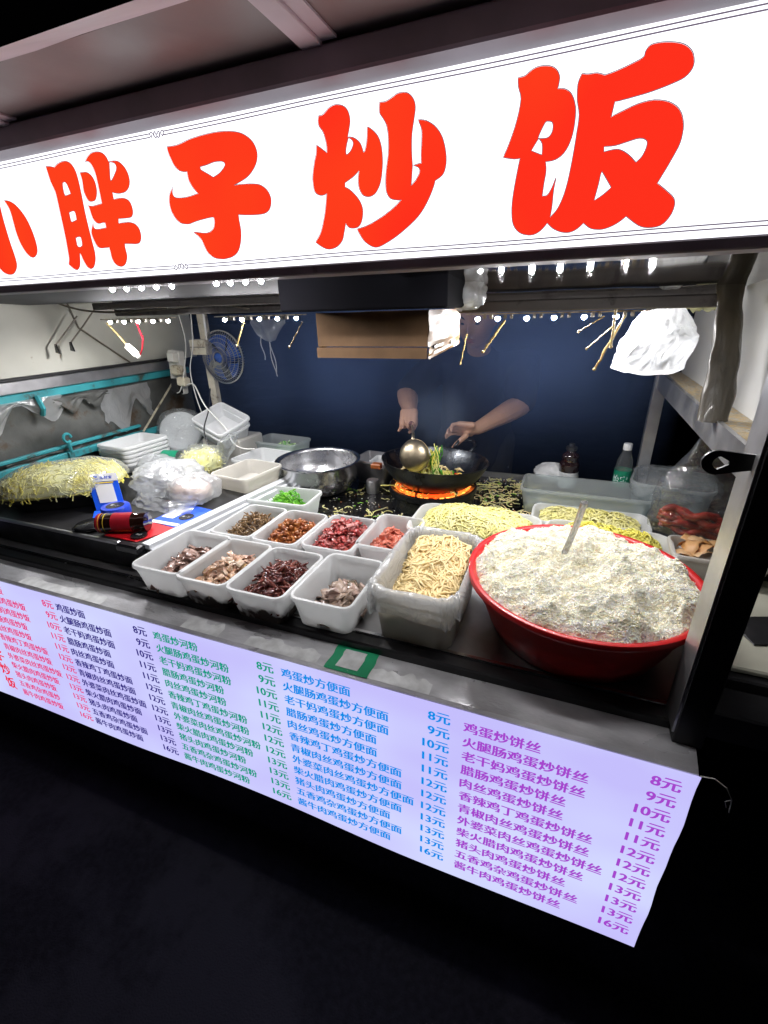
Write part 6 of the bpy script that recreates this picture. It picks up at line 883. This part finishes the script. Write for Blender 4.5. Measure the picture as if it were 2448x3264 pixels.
# image-right hand reaches for the wok's ear, thumb below
pc2 = Vector((-.392, 1.915, 1.022)); f2 = Vector((-.80, -.22, .06)); s2 = Vector((.05, -.55, .75))
hand(body, WR, pc2, f2, s2, [(-.1, -.5, -.45), (-.2, -.6, -.5), (-.3, -.7, -.5), (-.45, -.8, -.5)], (.055, .066, .070, .064), (pc2+Vector((.01, -.02, -.024)), pc2+Vector((-.012, -.03, -.046)), pc2+Vector((-.028, -.034, -.062)), pc2+Vector((-.040, -.036, -.078))), .16)
remesh('body', body, M['skin'], cook, .0042, 5)
hair = MB(); 
def hairfn(d, q):
    q = q.copy(); q *= 1.07+.03*nz(d.x*5, d.y*5, d.z*5)
    if d.z < .25 and d.y < .1: q *= .86
    if d.z < -.25: q *= .85
    return q
ellips(hair, HC+Vector((0, .008, .010)), .082, .098, .118, hairfn, 48, 32, HT); hair.build('hair', M['hair'], cook, smooth=True)
lp = MB()
for zz, w_ in ((-.0535, .021), (-.0625, .019)):
    P = [tuple(HC+HT @ Vector((w_*t_, -.0935-.010*(1-t_*t_), zz-.002*t_*t_))) for t_ in np.linspace(-1, 1, 9)]; lp.tube(P, [.0012, .003, .004, .0045, .0048, .0045, .004, .003, .0012], 8)
lp.build('lips', M['lip'], cook, smooth=True)
br = MB()
for s in (-1, 1):
    P = [tuple(HC+HT @ Vector((s*(.018+.032*t_), -.096+.018*t_, .030+.006*math.sin(t_*3)))) for t_ in np.linspace(0, 1, 7)]; br.tube(P, [.002, .0035, .004, .004, .0035, .003, .001], 6, flat=.6)
br.build('eyebrows', M['hair'], cook, smooth=True)
ey = MB()
for s in (-1, 1): ellips(ey, HC+HT @ Vector((s*.030, -.078, .008)), .012, .010, .006, None, 14, 10, HT)
ey.build('eyes', M['hair'], cook, smooth=True)
sh = MB()
chain(sh, [((-.43, 2.40, .78), .175), ((-.43, 2.38, .95), .182), ((-.425, 2.345, 1.12), .175), ((-.42, 2.32, 1.19), .140), ((-.415, 2.28, 1.25), .098)], 20)
for S_, E_ in ((SL, EL), (SR, ER)): chain(sh, [((-.42, 2.34, 1.185), .105), (S_+Vector((0, 0, 0)), .082), (S_.lerp(E_, .5), .078), (S_.lerp(E_, .86), .072)], 16)
remesh('t_shirt', sh, M['shirt'], cook, .008, 3)
tr_ = MB()
for s in (-1, 1): chain(tr_, [((-.43+.075*s, 2.40, .84), .135), ((-.43+.10*s, 2.385, .48), .10), ((-.43+.10*s, 2.42, .12), .07)], 12)
remesh('trousers', tr_, M['trouser'], cook, .012, 3)
# ---------------- smoke ----------------
def volmat(name, col, dens, aniso=.25, nscale=None, lo=.35, hi=.75, lowd=0.0, zg=(-9, -8, 1), radial=False):
    m, n, l = newmat(name); n.remove(n['Principled BSDF']); v = n.new('ShaderNodeVolumePrincipled'); v.inputs['Color'].default_value = (*col, 1); v.inputs['Density'].default_value = dens; v.inputs['Anisotropy'].default_value = aniso
    if nscale:
        tc = n.new('ShaderNodeTexCoord'); t = n.new('ShaderNodeTexNoise'); t.inputs['Scale'].default_value = nscale; t.inputs['Detail'].default_value = 2.5; mp = n.new('ShaderNodeMapping'); mp.inputs['Scale'].default_value = (1, 1, .6)
        mr = n.new('ShaderNodeMapRange'); mr.inputs[1].default_value = lo; mr.inputs[2].default_value = hi; mr.inputs[3].default_value = lowd*dens; mr.inputs[4].default_value = dens
        l.new(tc.outputs['Object'], mp.inputs[0]); l.new(mp.outputs[0], t.inputs[0]); l.new(t.outputs[0], mr.inputs[0])
        sp = n.new('ShaderNodeSeparateXYZ'); l.new(tc.outputs['Object'], sp.inputs[0]); zr = n.new('ShaderNodeMapRange'); zr.interpolation_type = 'SMOOTHSTEP'; zr.inputs[1].default_value = zg[0]; zr.inputs[2].default_value = zg[1]; zr.inputs[3].default_value = zg[2]; zr.inputs[4].default_value = 1; l.new(sp.outputs[2], zr.inputs[0])
        mu = n.new('ShaderNodeMath'); mu.operation = 'MULTIPLY'; l.new(mr.outputs[0], mu.inputs[0]); l.new(zr.outputs[0], mu.inputs[1])
        yr = n.new('ShaderNodeMapRange'); yr.interpolation_type = 'SMOOTHSTEP'; yr.inputs[1].default_value = -.35; yr.inputs[2].default_value = .3; yr.inputs[3].default_value = .12 if zg[0] > -5 else 1; yr.inputs[4].default_value = 1; l.new(sp.outputs[1], yr.inputs[0]); m2 = n.new('ShaderNodeMath'); m2.operation = 'MULTIPLY'; l.new(mu.outputs[0], m2.inputs[0]); l.new(yr.outputs[0], m2.inputs[1]); l.new(m2.outputs[0], v.inputs['Density'])
    if radial:
        ln = n.new('ShaderNodeVectorMath'); ln.operation = 'DISTANCE'; tc2 = n.new('ShaderNodeTexCoord'); l.new(tc2.outputs['Object'], ln.inputs[0]); ln.inputs[1].default_value = (0, 0, .22); rr = n.new('ShaderNodeMapRange'); rr.interpolation_type = 'SMOOTHSTEP'; rr.inputs[1].default_value = .03; rr.inputs[2].default_value = .17; rr.inputs[3].default_value = 1; rr.inputs[4].default_value = 0; l.new(ln.outputs['Value'], rr.inputs[0])
        src = v.inputs['Density'].links[0].from_socket; m3 = n.new('ShaderNodeMath'); m3.operation = 'MULTIPLY'; l.new(src, m3.inputs[0]); l.new(rr.outputs[0], m3.inputs[1]); l.new(m3.outputs[0], v.inputs['Density'])
    l.new(v.outputs[0], n['Material Output'].inputs['Volume']); return m
m = MB(); m.box(-1.42, .285, 1.41, 3.4, CZ+.02, 1.497); o = m.build('smoke', volmat('blue cooking smoke', (.26, .40, .82), 3.6, .15, 2.0, .36, .66, .12, zg=(-.30, .34, .05)), loc=(-.8, 2.0, 1.2)); tag(o, 'blue cooking smoke hanging behind the wok and around the cook', 'smoke', kind='stuff')

m = MB(); m.lathe([(.0001, 0), (.17, 0), (.22, .25), (.18, .45), (.0001, .50)], (-.46, 1.66, .93), 24); o = m.build('steam', volmat('steam over the wok', (.45, .60, .90), 2.6, .2, 6, .35, .7, 0.2, radial=True), loc=(-.46, 1.70, .90)); tag(o, 'thin steam rising from the wok', 'steam', kind='stuff')

# ---------------- food ----------------
def add_piece(name, meshes, parent, locw, rot, sc=1.0):
    me = random.choice(meshes); o = D.objects.new(name, me); COL.objects.link(o); o.parent = parent; o.location = Vector(locw)-Vector(parent.location); o.rotation_euler = rot; o.scale = (sc, sc, sc); return o
def raw(mb, name, mat):
    me = D.meshes.new(name); me.from_pydata(mb.v, [], mb.f); me.materials.append(mat); me.polygons.foreach_set('use_smooth', [True]*len(me.polygons)); me.update(); return me
def slice_mesh(L, w, th, bend, seed, mat, ragged=.25):
    mb = MB(); nu, nv = 6, 3
    def f(u, v, s): 
        x = (u-.5)*L; y = (v-.5)*w*(1+ragged*nz(u*4, seed, v)) ; return (x*(1+ragged*.5*nz(v*3, seed+4)), y, bend*math.sin(u*math.pi*(1+.3*nz(seed, 2)))+.25*bend*nz(u*3, v*3, seed)+s*th/2)
    top = [[f(i/nu, j/nv, 1) for i in range(nu+1)] for j in range(nv+1)]; bot = [[f(i/nu, j/nv, -1) for i in range(nu+1)] for j in range(nv+1)]
    V = [p for r in top for p in r]+[p for r in bot for p in r]; n_ = nu+1; o_ = n_*(nv+1); Fc = []
    for j in range(nv):
        for i in range(nu): a = j*n_+i; Fc += [(a, a+1, a+n_+1, a+n_), (o_+a+n_, o_+a+n_+1, o_+a+1, o_+a)]
    ed = [i for i in range(nu+1)]+[j*n_+nu for j in range(1, nv+1)]+[nv*n_+i for i in range(nu-1, -1, -1)]+[j*n_ for j in range(nv-1, 0, -1)]
    for k in range(len(ed)): a, b_ = ed[k], ed[(k+1) % len(ed)]; Fc.append((a, o_+a, o_+b_, b_))
    mb.add(V, Fc); return raw(mb, 'slice', mat)
def chunk_mesh(r, seed, mat, sq=1.0):
    mb = MB(); ellips2(mb, r, seed, sq); return raw(mb, 'chunk', mat)
def ellips2(mb, r, seed, sq):
    nu, nv = 9, 6; R = []
    for j in range(nv+1):
        p = (j/nv-.5)*math.pi*.98; ring = []
        for k in range(nu):
            a = k/nu*2*math.pi; d = (math.cos(a)*math.cos(p), math.sin(a)*math.cos(p), math.sin(p)); s = r*(1+.45*nz(d[0]*1.8+seed, d[1]*1.8, d[2]*1.8)); ring.append((d[0]*s*1.25, d[1]*s*.95, d[2]*s*.8))
        R.append(ring)
    mb.rings(R, True, True, True)
def coin_mesh(r, th, seed, mat):
    mb = MB(); mb.lathe([(.0001, -th/2), (r*.94, -th/2), (r, -th*.3), (r, th*.3), (r*.94, th/2), (.0001, th/2)], seg=18)
    mb.v = [(x*(1.15 if seed % 2 else 1), y, z+.0009*nz(x*90, y*90, seed)) for x, y, z in mb.v]; return raw(mb, 'coin', mat)
def curl_mesh(L, r, curl, seed, mat, flat=1.0, sides=5):
    mb = MB(); n_ = 9; P = []; a = 0; p = Vector((-L/2, 0, 0))
    for k in range(n_): P.append(p.copy()); a += curl*(1+.6*nz(k*.8, seed)); p = p+Vector((math.cos(a-curl*4), math.sin(a-curl*4), .5*nz(k*.7, seed+5)))*L/n_
    mb.tube(P, [r*(.5+.5*math.sin(math.pi*(k+.6)/(n_+.2)))*(1+.25*nz(k*1.7, seed)) for k in range(n_)], sides, flat=flat); return raw(mb, 'strip', mat)
def base_mound(parent, cx_, cy_, hx, hy, z0, hfn, mat, rr=.018):
    mb = MB()
    def f(u, v):
        x, y = (u*2-1), (v*2-1); return (cx_+x*hx, cy_+y*hy, z0+hfn(x, y)*.86+.002*nz(x*9, y*9))
    mb.grid(20, 24, f); mb.build('heap_core', mat, parent, smooth=True)
def heap(name, label, cat, cx_, cy_, hx, hy, z0, hfn, meshes, n, pname, mat, tilt=.5, layers=.010, core=True, prob=None):
    t = thing(name, label, cat, (cx_, cy_, z0))
    if core: base_mound(t, cx_, cy_, hx, hy, z0, hfn, mat)
    k = 0; tries = 0
    while k < n and tries < 6000:
        tries += 1; x, y = random.uniform(-1, 1), random.uniform(-1, 1)
        h = hfn(x, y)
        if h < .006 or (prob and random.random() > prob(x, y)): continue
        add_piece(pname, meshes, t, (cx_+x*hx, cy_+y*hy, z0+h*random.uniform(.85, 1.0)+random.uniform(0, layers)), (random.gauss(0, tilt), random.gauss(0, tilt), random.uniform(0, 6.28)), random.uniform(.75, 1.15)); k += 1
    return t
Z0 = CZ+.006
def hm(px, py, sx, sy, H, b=0.0, seed=0):
    return lambda x, y: max(0, b+H*math.exp(-((x-px)/sx)**2-((y-py)/sy)**2)*(1+.25*nz(x*3, y*3, seed)))
X, Y = FRONT[0][:2]; heap('meat_slices', 'pinkish brown meat slices at the back of the leftmost front tub', 'meat', X, Y, .066, .092, Z0, hm(.1, .15, 0.85, 0.85, 0.066, .002, 1), [slice_mesh(.036, .020, .0035, .006, i, F['greymeat']) for i in range(5)], 110, 'slice', F['greymeat'], .55)
X, Y = FRONT[1][:2]; heap('pork_slices', 'fatty pork slices in the second front tub', 'meat', X, Y, .062, .092, Z0, hm(0, 0, 1.05, 1.05, 0.064, .010, 2), [slice_mesh(.036, .015, .003, .008, i+9, F['fatmeat']) for i in range(6)], 150, 'slice', F['fatmeat'], .6)
X, Y = FRONT[2][:2]; heap('braised_strips', 'glossy dark red braised strips in the third front tub', 'meat', X, Y, .066, .092, Z0, hm(0, .05, 1.1, 1.1, 0.060, .018, 3), [curl_mesh(.055, .0058, .30*(i % 3-1), i, F['redstrip'], .55) for i in range(6)], 190, 'strip', F['redstrip'], .5)
X, Y = FRONT[3][:2]; heap('beef_slices', 'pale thin beef slices in the rightmost front tub', 'meat', X, Y, .062, .092, Z0, hm(.05, -.05, 0.72, 0.72, 0.060, -.004, 4), [slice_mesh(.034, .030, .0022, .004, i+20, F['beef'], .5) for i in range(6)], 80, 'slice', F['beef'], .5)
heap('dried_leaves', 'dark dried leaves behind the pale beef slices', 'leaves', X+.025, Y+.055, .035, .02, Z0+.012, lambda x, y: .012, [slice_mesh(.055, .026, .0015, .008, i+30, F['leaf'], .3) for i in range(3)], 4, 'leaf', F['leaf'], .3, core=False)
X, Y = BACK[0][:2]; heap('pickle_shreds', 'brown pickle shreds heaped in the leftmost back tub', 'pickles', X, Y, .062, .090, Z0, hm(.1, .05, 0.99, 0.99, 0.080, 0.012, 5), [curl_mesh(.030, .0028, .25*(i % 3-1)+.1, i+3, F['shreds']) for i in range(6)], 295, 'shred', F['shreds'], .6, .014)
X, Y = BACK[1][:2]; heap('fried_chunks', 'orange brown fried chunks in the second back tub', 'fried meat', X, Y, .062, .090, Z0, hm(.05, 0, 1.10, 1.04, 0.078, 0.018, 6), [chunk_mesh(.0068, i*2.1, F['chunk']) for i in range(6)], 290, 'chunk', F['chunk'], 1.5, .010)
X, Y = BACK[2][:2]; heap('cured_sausage_slices', 'dark red cured sausage slices in the third back tub', 'sausage', X, Y, .066, .092, Z0, hm(.05, .05, 1.16, 1.10, 0.084, 0.022, 7), [slice_mesh(.022, .014, .0032, .002, i+40, F['sausage'], .3) for i in range(5)]+[coin_mesh(.0085, .003, 1, F['sausage'])], 290, 'slice', F['sausage'], .6, .010)
X, Y = BACK[3][:2]; heap('ham_coins', 'pink ham sausage coins in the rightmost back tub', 'sausage', X, Y, .060, .085, Z0, hm(.05, -.15, 0.83, 0.77, 0.080, 0.010, 8), [coin_mesh(.0115, .0035, i, F['ham']) for i in range(4)], 170, 'coin', F['ham'], .5, .010)
heap('pepper_strips', 'bright green pepper strips in the tub before the steel bowl', 'green pepper', -.935, 1.325, .085, .052, CZ+.014, hm(.15, -.1, 0.83, 0.99, 0.094, 0.004, 9), [curl_mesh(.036, .0032, .22*(i % 3-1)+.12, i+13, F['pepper'], .6) for i in range(6)], 210, 'strip', F['pepper'], .5, .012)
heap('chopped_scallion', 'chopped scallion in the clear tub at the back left', 'scallion', -1.285, 1.87, .095, .055, CZ+.05, hm(.2, 0, 0.88, 0.99, 0.089, -.004, 10), [chunk_mesh(.0055, i*1.7+4, F['scallion']) for i in range(5)], 170, 'bit', F['scallion'], 1.2, .008)
heap('onion_peel', 'thin orange onion peel lying on white film beside the post', 'onion peel', .43, 1.36, .075, .045, CZ+.055, hm(0, 0, 1.2, 1.2, .03, .006, 11), [slice_mesh(.058, .034, .0008, .014, i+50, M['peel'], .5) for i in range(4)], 20, 'peel', M['tub_white'], .5, .012)
heap('garlic_scraps', 'few garlic scraps in the white tub behind the stained one', 'garlic', -1.20, 1.60, .05, .05, SZ-.024, lambda x, y: .012, [chunk_mesh(.006, i*3.7, M['cap']) for i in range(3)], 7, 'scrap', M['cap'], 1, .004, core=False)

def strands(name, label, cat, ctr, hx, hy, z0, hfn, n, r, L, mat, curl=1.6, sides=4, steps=11, shape='rect', core=True, lift=.012, parent=None, wig=.34):
    """noodle heap: every strand a wandering tube; one object because nobody could count them"""
    rs = np.random.default_rng(abs(hash(label)) % 1000 if False else len(label)*7+n); mb = MB()
    for s in range(n):
        for _ in range(20):
            x, y = rs.uniform(-1, 1), rs.uniform(-1, 1)
            if shape == 'rect' or x*x+y*y < 1: break
        a = rs.uniform(0, 6.28); k = rs.normal(0, curl); lay = rs.uniform(0, lift); P = []
        for i in range(steps):
            zz = z0+hfn(x, y)+lay+.004*math.sin(i*rs.uniform(.5, .9)+s); P.append((ctr[0]+x*hx, ctr[1]+y*hy, zz))
            a += k/steps*2+rs.normal(0, wig); dx, dy = math.cos(a)*L/steps/hx, math.sin(a)*L/steps/hy
            if abs(x+dx) > 1 or abs(y+dy) > 1 or (shape != 'rect' and (x+dx)**2+(y+dy)**2 > 1): a += math.pi*.7; dx, dy = math.cos(a)*L/steps/hx, math.sin(a)*L/steps/hy
            x = min(1, max(-1, x+dx)); y = min(1, max(-1, y+dy))
        mb.tube(P, r, sides, cap=False)
    if core: mb.grid(24, 24, lambda u, v: (ctr[0]+(u*2-1)*hx*.97, ctr[1]+(v*2-1)*hy*.97, z0+hfn(u*2-1, v*2-1)*.98-.010))
    o = mb.build(name, mat, parent, smooth=True, loc=None if parent else (ctr[0], ctr[1], z0)); tag(o, label, cat, kind='stuff'); return o
dome = lambda H, e, seed, nzs=.25: (lambda x, y: H*(1-abs(x)**e)*(1-abs(y)**e)*(1+nzs*nz(x*2.2, y*2.2, seed)))
strands('noodles', 'heap of pale yellow noodles in the shallow tray behind the lined tub', 'noodles', (-.230, 1.345), .180, .097, CZ+.048, dome(.062, 3.5, 1), 420, .0025, .24, M['noodle_y'], steps=18)
strands('noodles', 'thick cream noodles inside the bag lined tub', 'noodles', (-.2635, .945), .080, .138, CZ+.088, lambda x, y: .024*(1-x*x*.8)+.030*y+.012*nz(x*2, y*3, 4), 300, .0031, .20, M['noodle_c'], curl=1.3, steps=17)
strands('yellow_shreds', 'yellow shredded noodles in the tray right behind the basin', 'noodles', (.16, 1.345), .155, .080, CZ+.045, dome(.055, 4, 2), 620, .0019, .05, M['shred'], curl=2.2, steps=7)
strands('yellow_shreds', 'pale yellow noodles under the clear tub wall', 'noodles', (.12, 1.555), .16, .065, CZ+.028, dome(.035, 4, 3), 300, .0022, .09, M['noodle_y'])
# wrapped noodles at the far left: strands over the mound
rs = np.random.default_rng(5); mb = MB(); heapT = None
for s in range(750):
    u, v = rs.uniform(0, 1), rs.uniform(0, .95); p = Vector(mound(u, v)); nn = (p-Vector(TT @ Vector((0, 0, .0)))).normalized(); d = Vector(rs.normal(0, 1, 3)); d -= nn*d.dot(nn)*.92; d = d.normalized()*rs.uniform(.012, .026); e_ = Vector(rs.normal(0, .006, 3)); e_ -= nn*e_.dot(nn)*.7; f_ = Vector(rs.normal(0, .006, 3)); f_ -= nn*f_.dot(nn)*.7
    mb.tube([tuple(p-d), tuple(p-d*.4+e_), tuple(p+d*.4+f_), tuple(p+d)], .0023, 4, cap=False)
nt = [o for o in D.objects if o.name == 'noodle_tub'][0]; o = mb.build('noodle_strands', M['noodle_g'], nt, smooth=True); o['kind'] = 'stuff'
vb = [o for o in D.objects if o.name == 'vegetable_bag'][0]; mb = MB()
for s in range(160):
    a, p = rs.uniform(0, 6.28), rs.uniform(-.6, 1.3); c = Vector((-1.43+.082*math.cos(a)*math.cos(p), 1.46+.072*math.sin(a)*math.cos(p), SZ+.045+.05*math.sin(p))); d = Vector(rs.normal(0, 1, 3)).normalized()*.022; e_ = Vector(rs.normal(0, .004, 3)); mb.tube([tuple(c-d), tuple(c+e_), tuple(c+d)], .0022, 4)
o = mb.build('sprout_strands', M['noodle_y'], vb, smooth=True); o['kind'] = 'stuff'
# rice
BR = .243
def riceh(x, y):
    r = math.hypot(x, y); h = .156+.036*(1-r**2.2)
    h += .018*nz(x*2.1, y*2.1, 3)+.017*nz(x*4.5, y*4.5, 9)+.012*nz(x*9, y*9, 5)+.006*nz(x*19, y*19, 2)
    h -= .032*math.exp(-((x+.05)/.28)**2-((y+.05)/.20)**2)
    h += .022*math.exp(-((x-.72)/.16)**2-((y+.30)/.22)**2)-.018*math.exp(-((x-.55)/.14)**2-((y+.52)/.18)**2)
    h -= .012*max(0, r-.90)*10
    return h
mb = MB(); R = []
for i in range(60):
    r = (i+.02)/59
    R.append([(BC[0]+BR*r*math.cos(2*math.pi*k/120)*1.0, BC[1]+BR*r*math.sin(2*math.pi*k/120), BC[2]+riceh(r*math.cos(2*math.pi*k/120), r*math.sin(2*math.pi*k/120))-.0015+.0012*rng.normal()) for k in range(120)])
mb.rings(R); N = 26000
ang = rng.uniform(0, 2*math.pi, N); rad = np.sqrt(rng.uniform(0, 1, N))*.995
base = np.array([[1, 0, 0], [-1, 0, 0], [.1, 1, 0], [.1, 0, 1], [.1, -1, 0], [.1, 0, -1]], float)*np.array([.0036, .0015, .0015]); ff = [(0, 2, 3), (0, 3, 4), (0, 4, 5), (0, 5, 2), (1, 3, 2), (1, 4, 3), (1, 5, 4), (1, 2, 5)]
VV = np.empty((N, 6, 3))
for i in range(N):
    x, y = rad[i]*math.cos(ang[i]), rad[i]*math.sin(ang[i]); th = rng.uniform(0, 6.28); el = rng.normal(0, .3); ct, st_, ce, se = math.cos(th), math.sin(th), math.cos(el), math.sin(el)
    Rm = np.array([[ct*ce, -st_, -ct*se], [st_*ce, ct, -st_*se], [se, 0, ce]]); h = riceh(x, y)+rng.uniform(-.0018, .0012)+.0015*(rng.uniform() < .08)
    VV[i] = (base*rng.uniform(.85, 1.2)) @ Rm.T+np.array([BC[0]+x*BR, BC[1]+y*BR, BC[2]+h])
off = len(mb.v); mb.v.extend(map(tuple, VV.reshape(-1, 3))); 
FF = (np.array(ff)[None]+(np.arange(N)*6)[:, None, None]+off).reshape(-1, 3); mb.f.extend(map(tuple, FF)); mb.mi.extend([0]*len(FF))
o = mb.build('rice', M['rice'], smooth=False, loc=BC); tag(o, 'heap of loose cooked white rice filling the red basin', 'rice', kind='stuff')
# scraps on the griddle
rs = np.random.default_rng(12); mb = MB()
def gp():
    while True:
        x, y = rs.uniform(-.86, .30), rs.uniform(1.32, 1.99)
        if math.hypot(x+.452, y-1.635) < .17 or math.hypot(x+.955, y-1.625) < .12: continue
        w = math.exp(-((x+.30)/.35)**2)*.8+.25
        if rs.uniform() < w: return x, y
for s in range(700):
    x, y = gp(); th = rs.uniform(0, 6.28); r_ = rs.uniform(.0025, .0042); mb.tube([(x-math.cos(th)*r_, y-math.sin(th)*r_, CZ+.009), (x, y, CZ+.0105), (x+math.cos(th)*r_, y+math.sin(th)*r_, CZ+.009)], [.0006, .0017, .0006], 4, mi=0)
def noodle_bit(x, y, L, r_, mi, curl):
    a = rs.uniform(0, 6.28); P = []
    for i in range(8): P.append((x, y, CZ+.010+.004*abs(math.sin(i*.9+x*50)))); a += curl*rs.normal(1, .5); x += math.cos(a)*L/8; y += math.sin(a)*L/8
    mb.tube(P, r_, 4, mi=mi)
for s in range(230):
    x, y = gp(); noodle_bit(x, y, rs.uniform(.03, .09), .0019, 1, rs.normal(0, .5))
for s in range(130):
    x, y = rs.uniform(-.28, .02), rs.uniform(1.46, 1.96); noodle_bit(x, y, rs.uniform(.03, .10), .0021, int(rs.integers(1, 3)), rs.normal(0, .5))
for s in range(60):
    x, y = gp(); noodle_bit(x, y, rs.uniform(.012, .04), .002, 3, rs.normal(0, .25))
for s in range(160):
    x, y = gp(); mb.box(x-.003, x+.003, y-.002, y+.003, CZ+.008, CZ+.012, mi=int(rs.choice([3, 4, 4, 2])))
o = mb.build('griddle_scraps', [M['rice'], M['noodle_y'], M['noodle_c'], F['pepper'], F['chunk']], smooth=True, loc=(-.4, 1.6, CZ)); tag(o, 'scattered rice grains, noodle ends and vegetable bits on the dark griddle', 'food scraps', kind='stuff')
# frying food in the wok
mb = MB(); WI = lambda x, y, z: tuple(WT @ Vector((x, y, z)))
for s in range(420):
    x, y = rs.normal(0, .055), rs.normal(-.01, .055); a = rs.uniform(0, 6.28); P = []; z0_ = .050+.035*math.exp(-(x*x+y*y)/.004)
    for i in range(8): P.append(WI(x, y, z0_+.010*math.sin(i*.8+s)+.004*nz(x*30, y*30, s))); a += rs.normal(0, .5); x += math.cos(a)*.008; y += math.sin(a)*.008; x = max(-.12, min(.12, x)); y = max(-.12, min(.12, y))
    mb.tube(P, .0022, 4, mi=0)
for s in range(40):   # strands sliding off the ladle
    x, y = rs.uniform(-.045, .02), rs.uniform(-.05, .0); h_ = rs.uniform(.09, .15); P = [WI(x+.012*math.sin(i*.7+s)+.02*i/8*rs.uniform(-.5, 1), y, .05+h_*(1-i/8)) for i in range(9)]; mb.tube(P, .0022, 4, mi=int(rs.choice([0, 0, 1])))
for s in range(26):
    x, y = rs.normal(.02, .05), rs.normal(0, .045); c = Vector((x, y, .07+.03*rs.uniform())); d = Vector(rs.normal(0, 1, 3)).normalized()*.02; mb.tube([WI(*(c-d)), WI(*(c+Vector((0, 0, .006)))), WI(*(c+d))], [.001, .006, .001], 5, mi=int(rs.choice([1, 2])), flat=.3)
o = mb.build('frying_food', [M['noodle_g'], F['pepper'], M['noodle_c']], smooth=True, loc=(WC.x, WC.y, .9)); tag(o, 'noodles and green vegetables tossed in the wok under the ladle', 'food', kind='stuff')
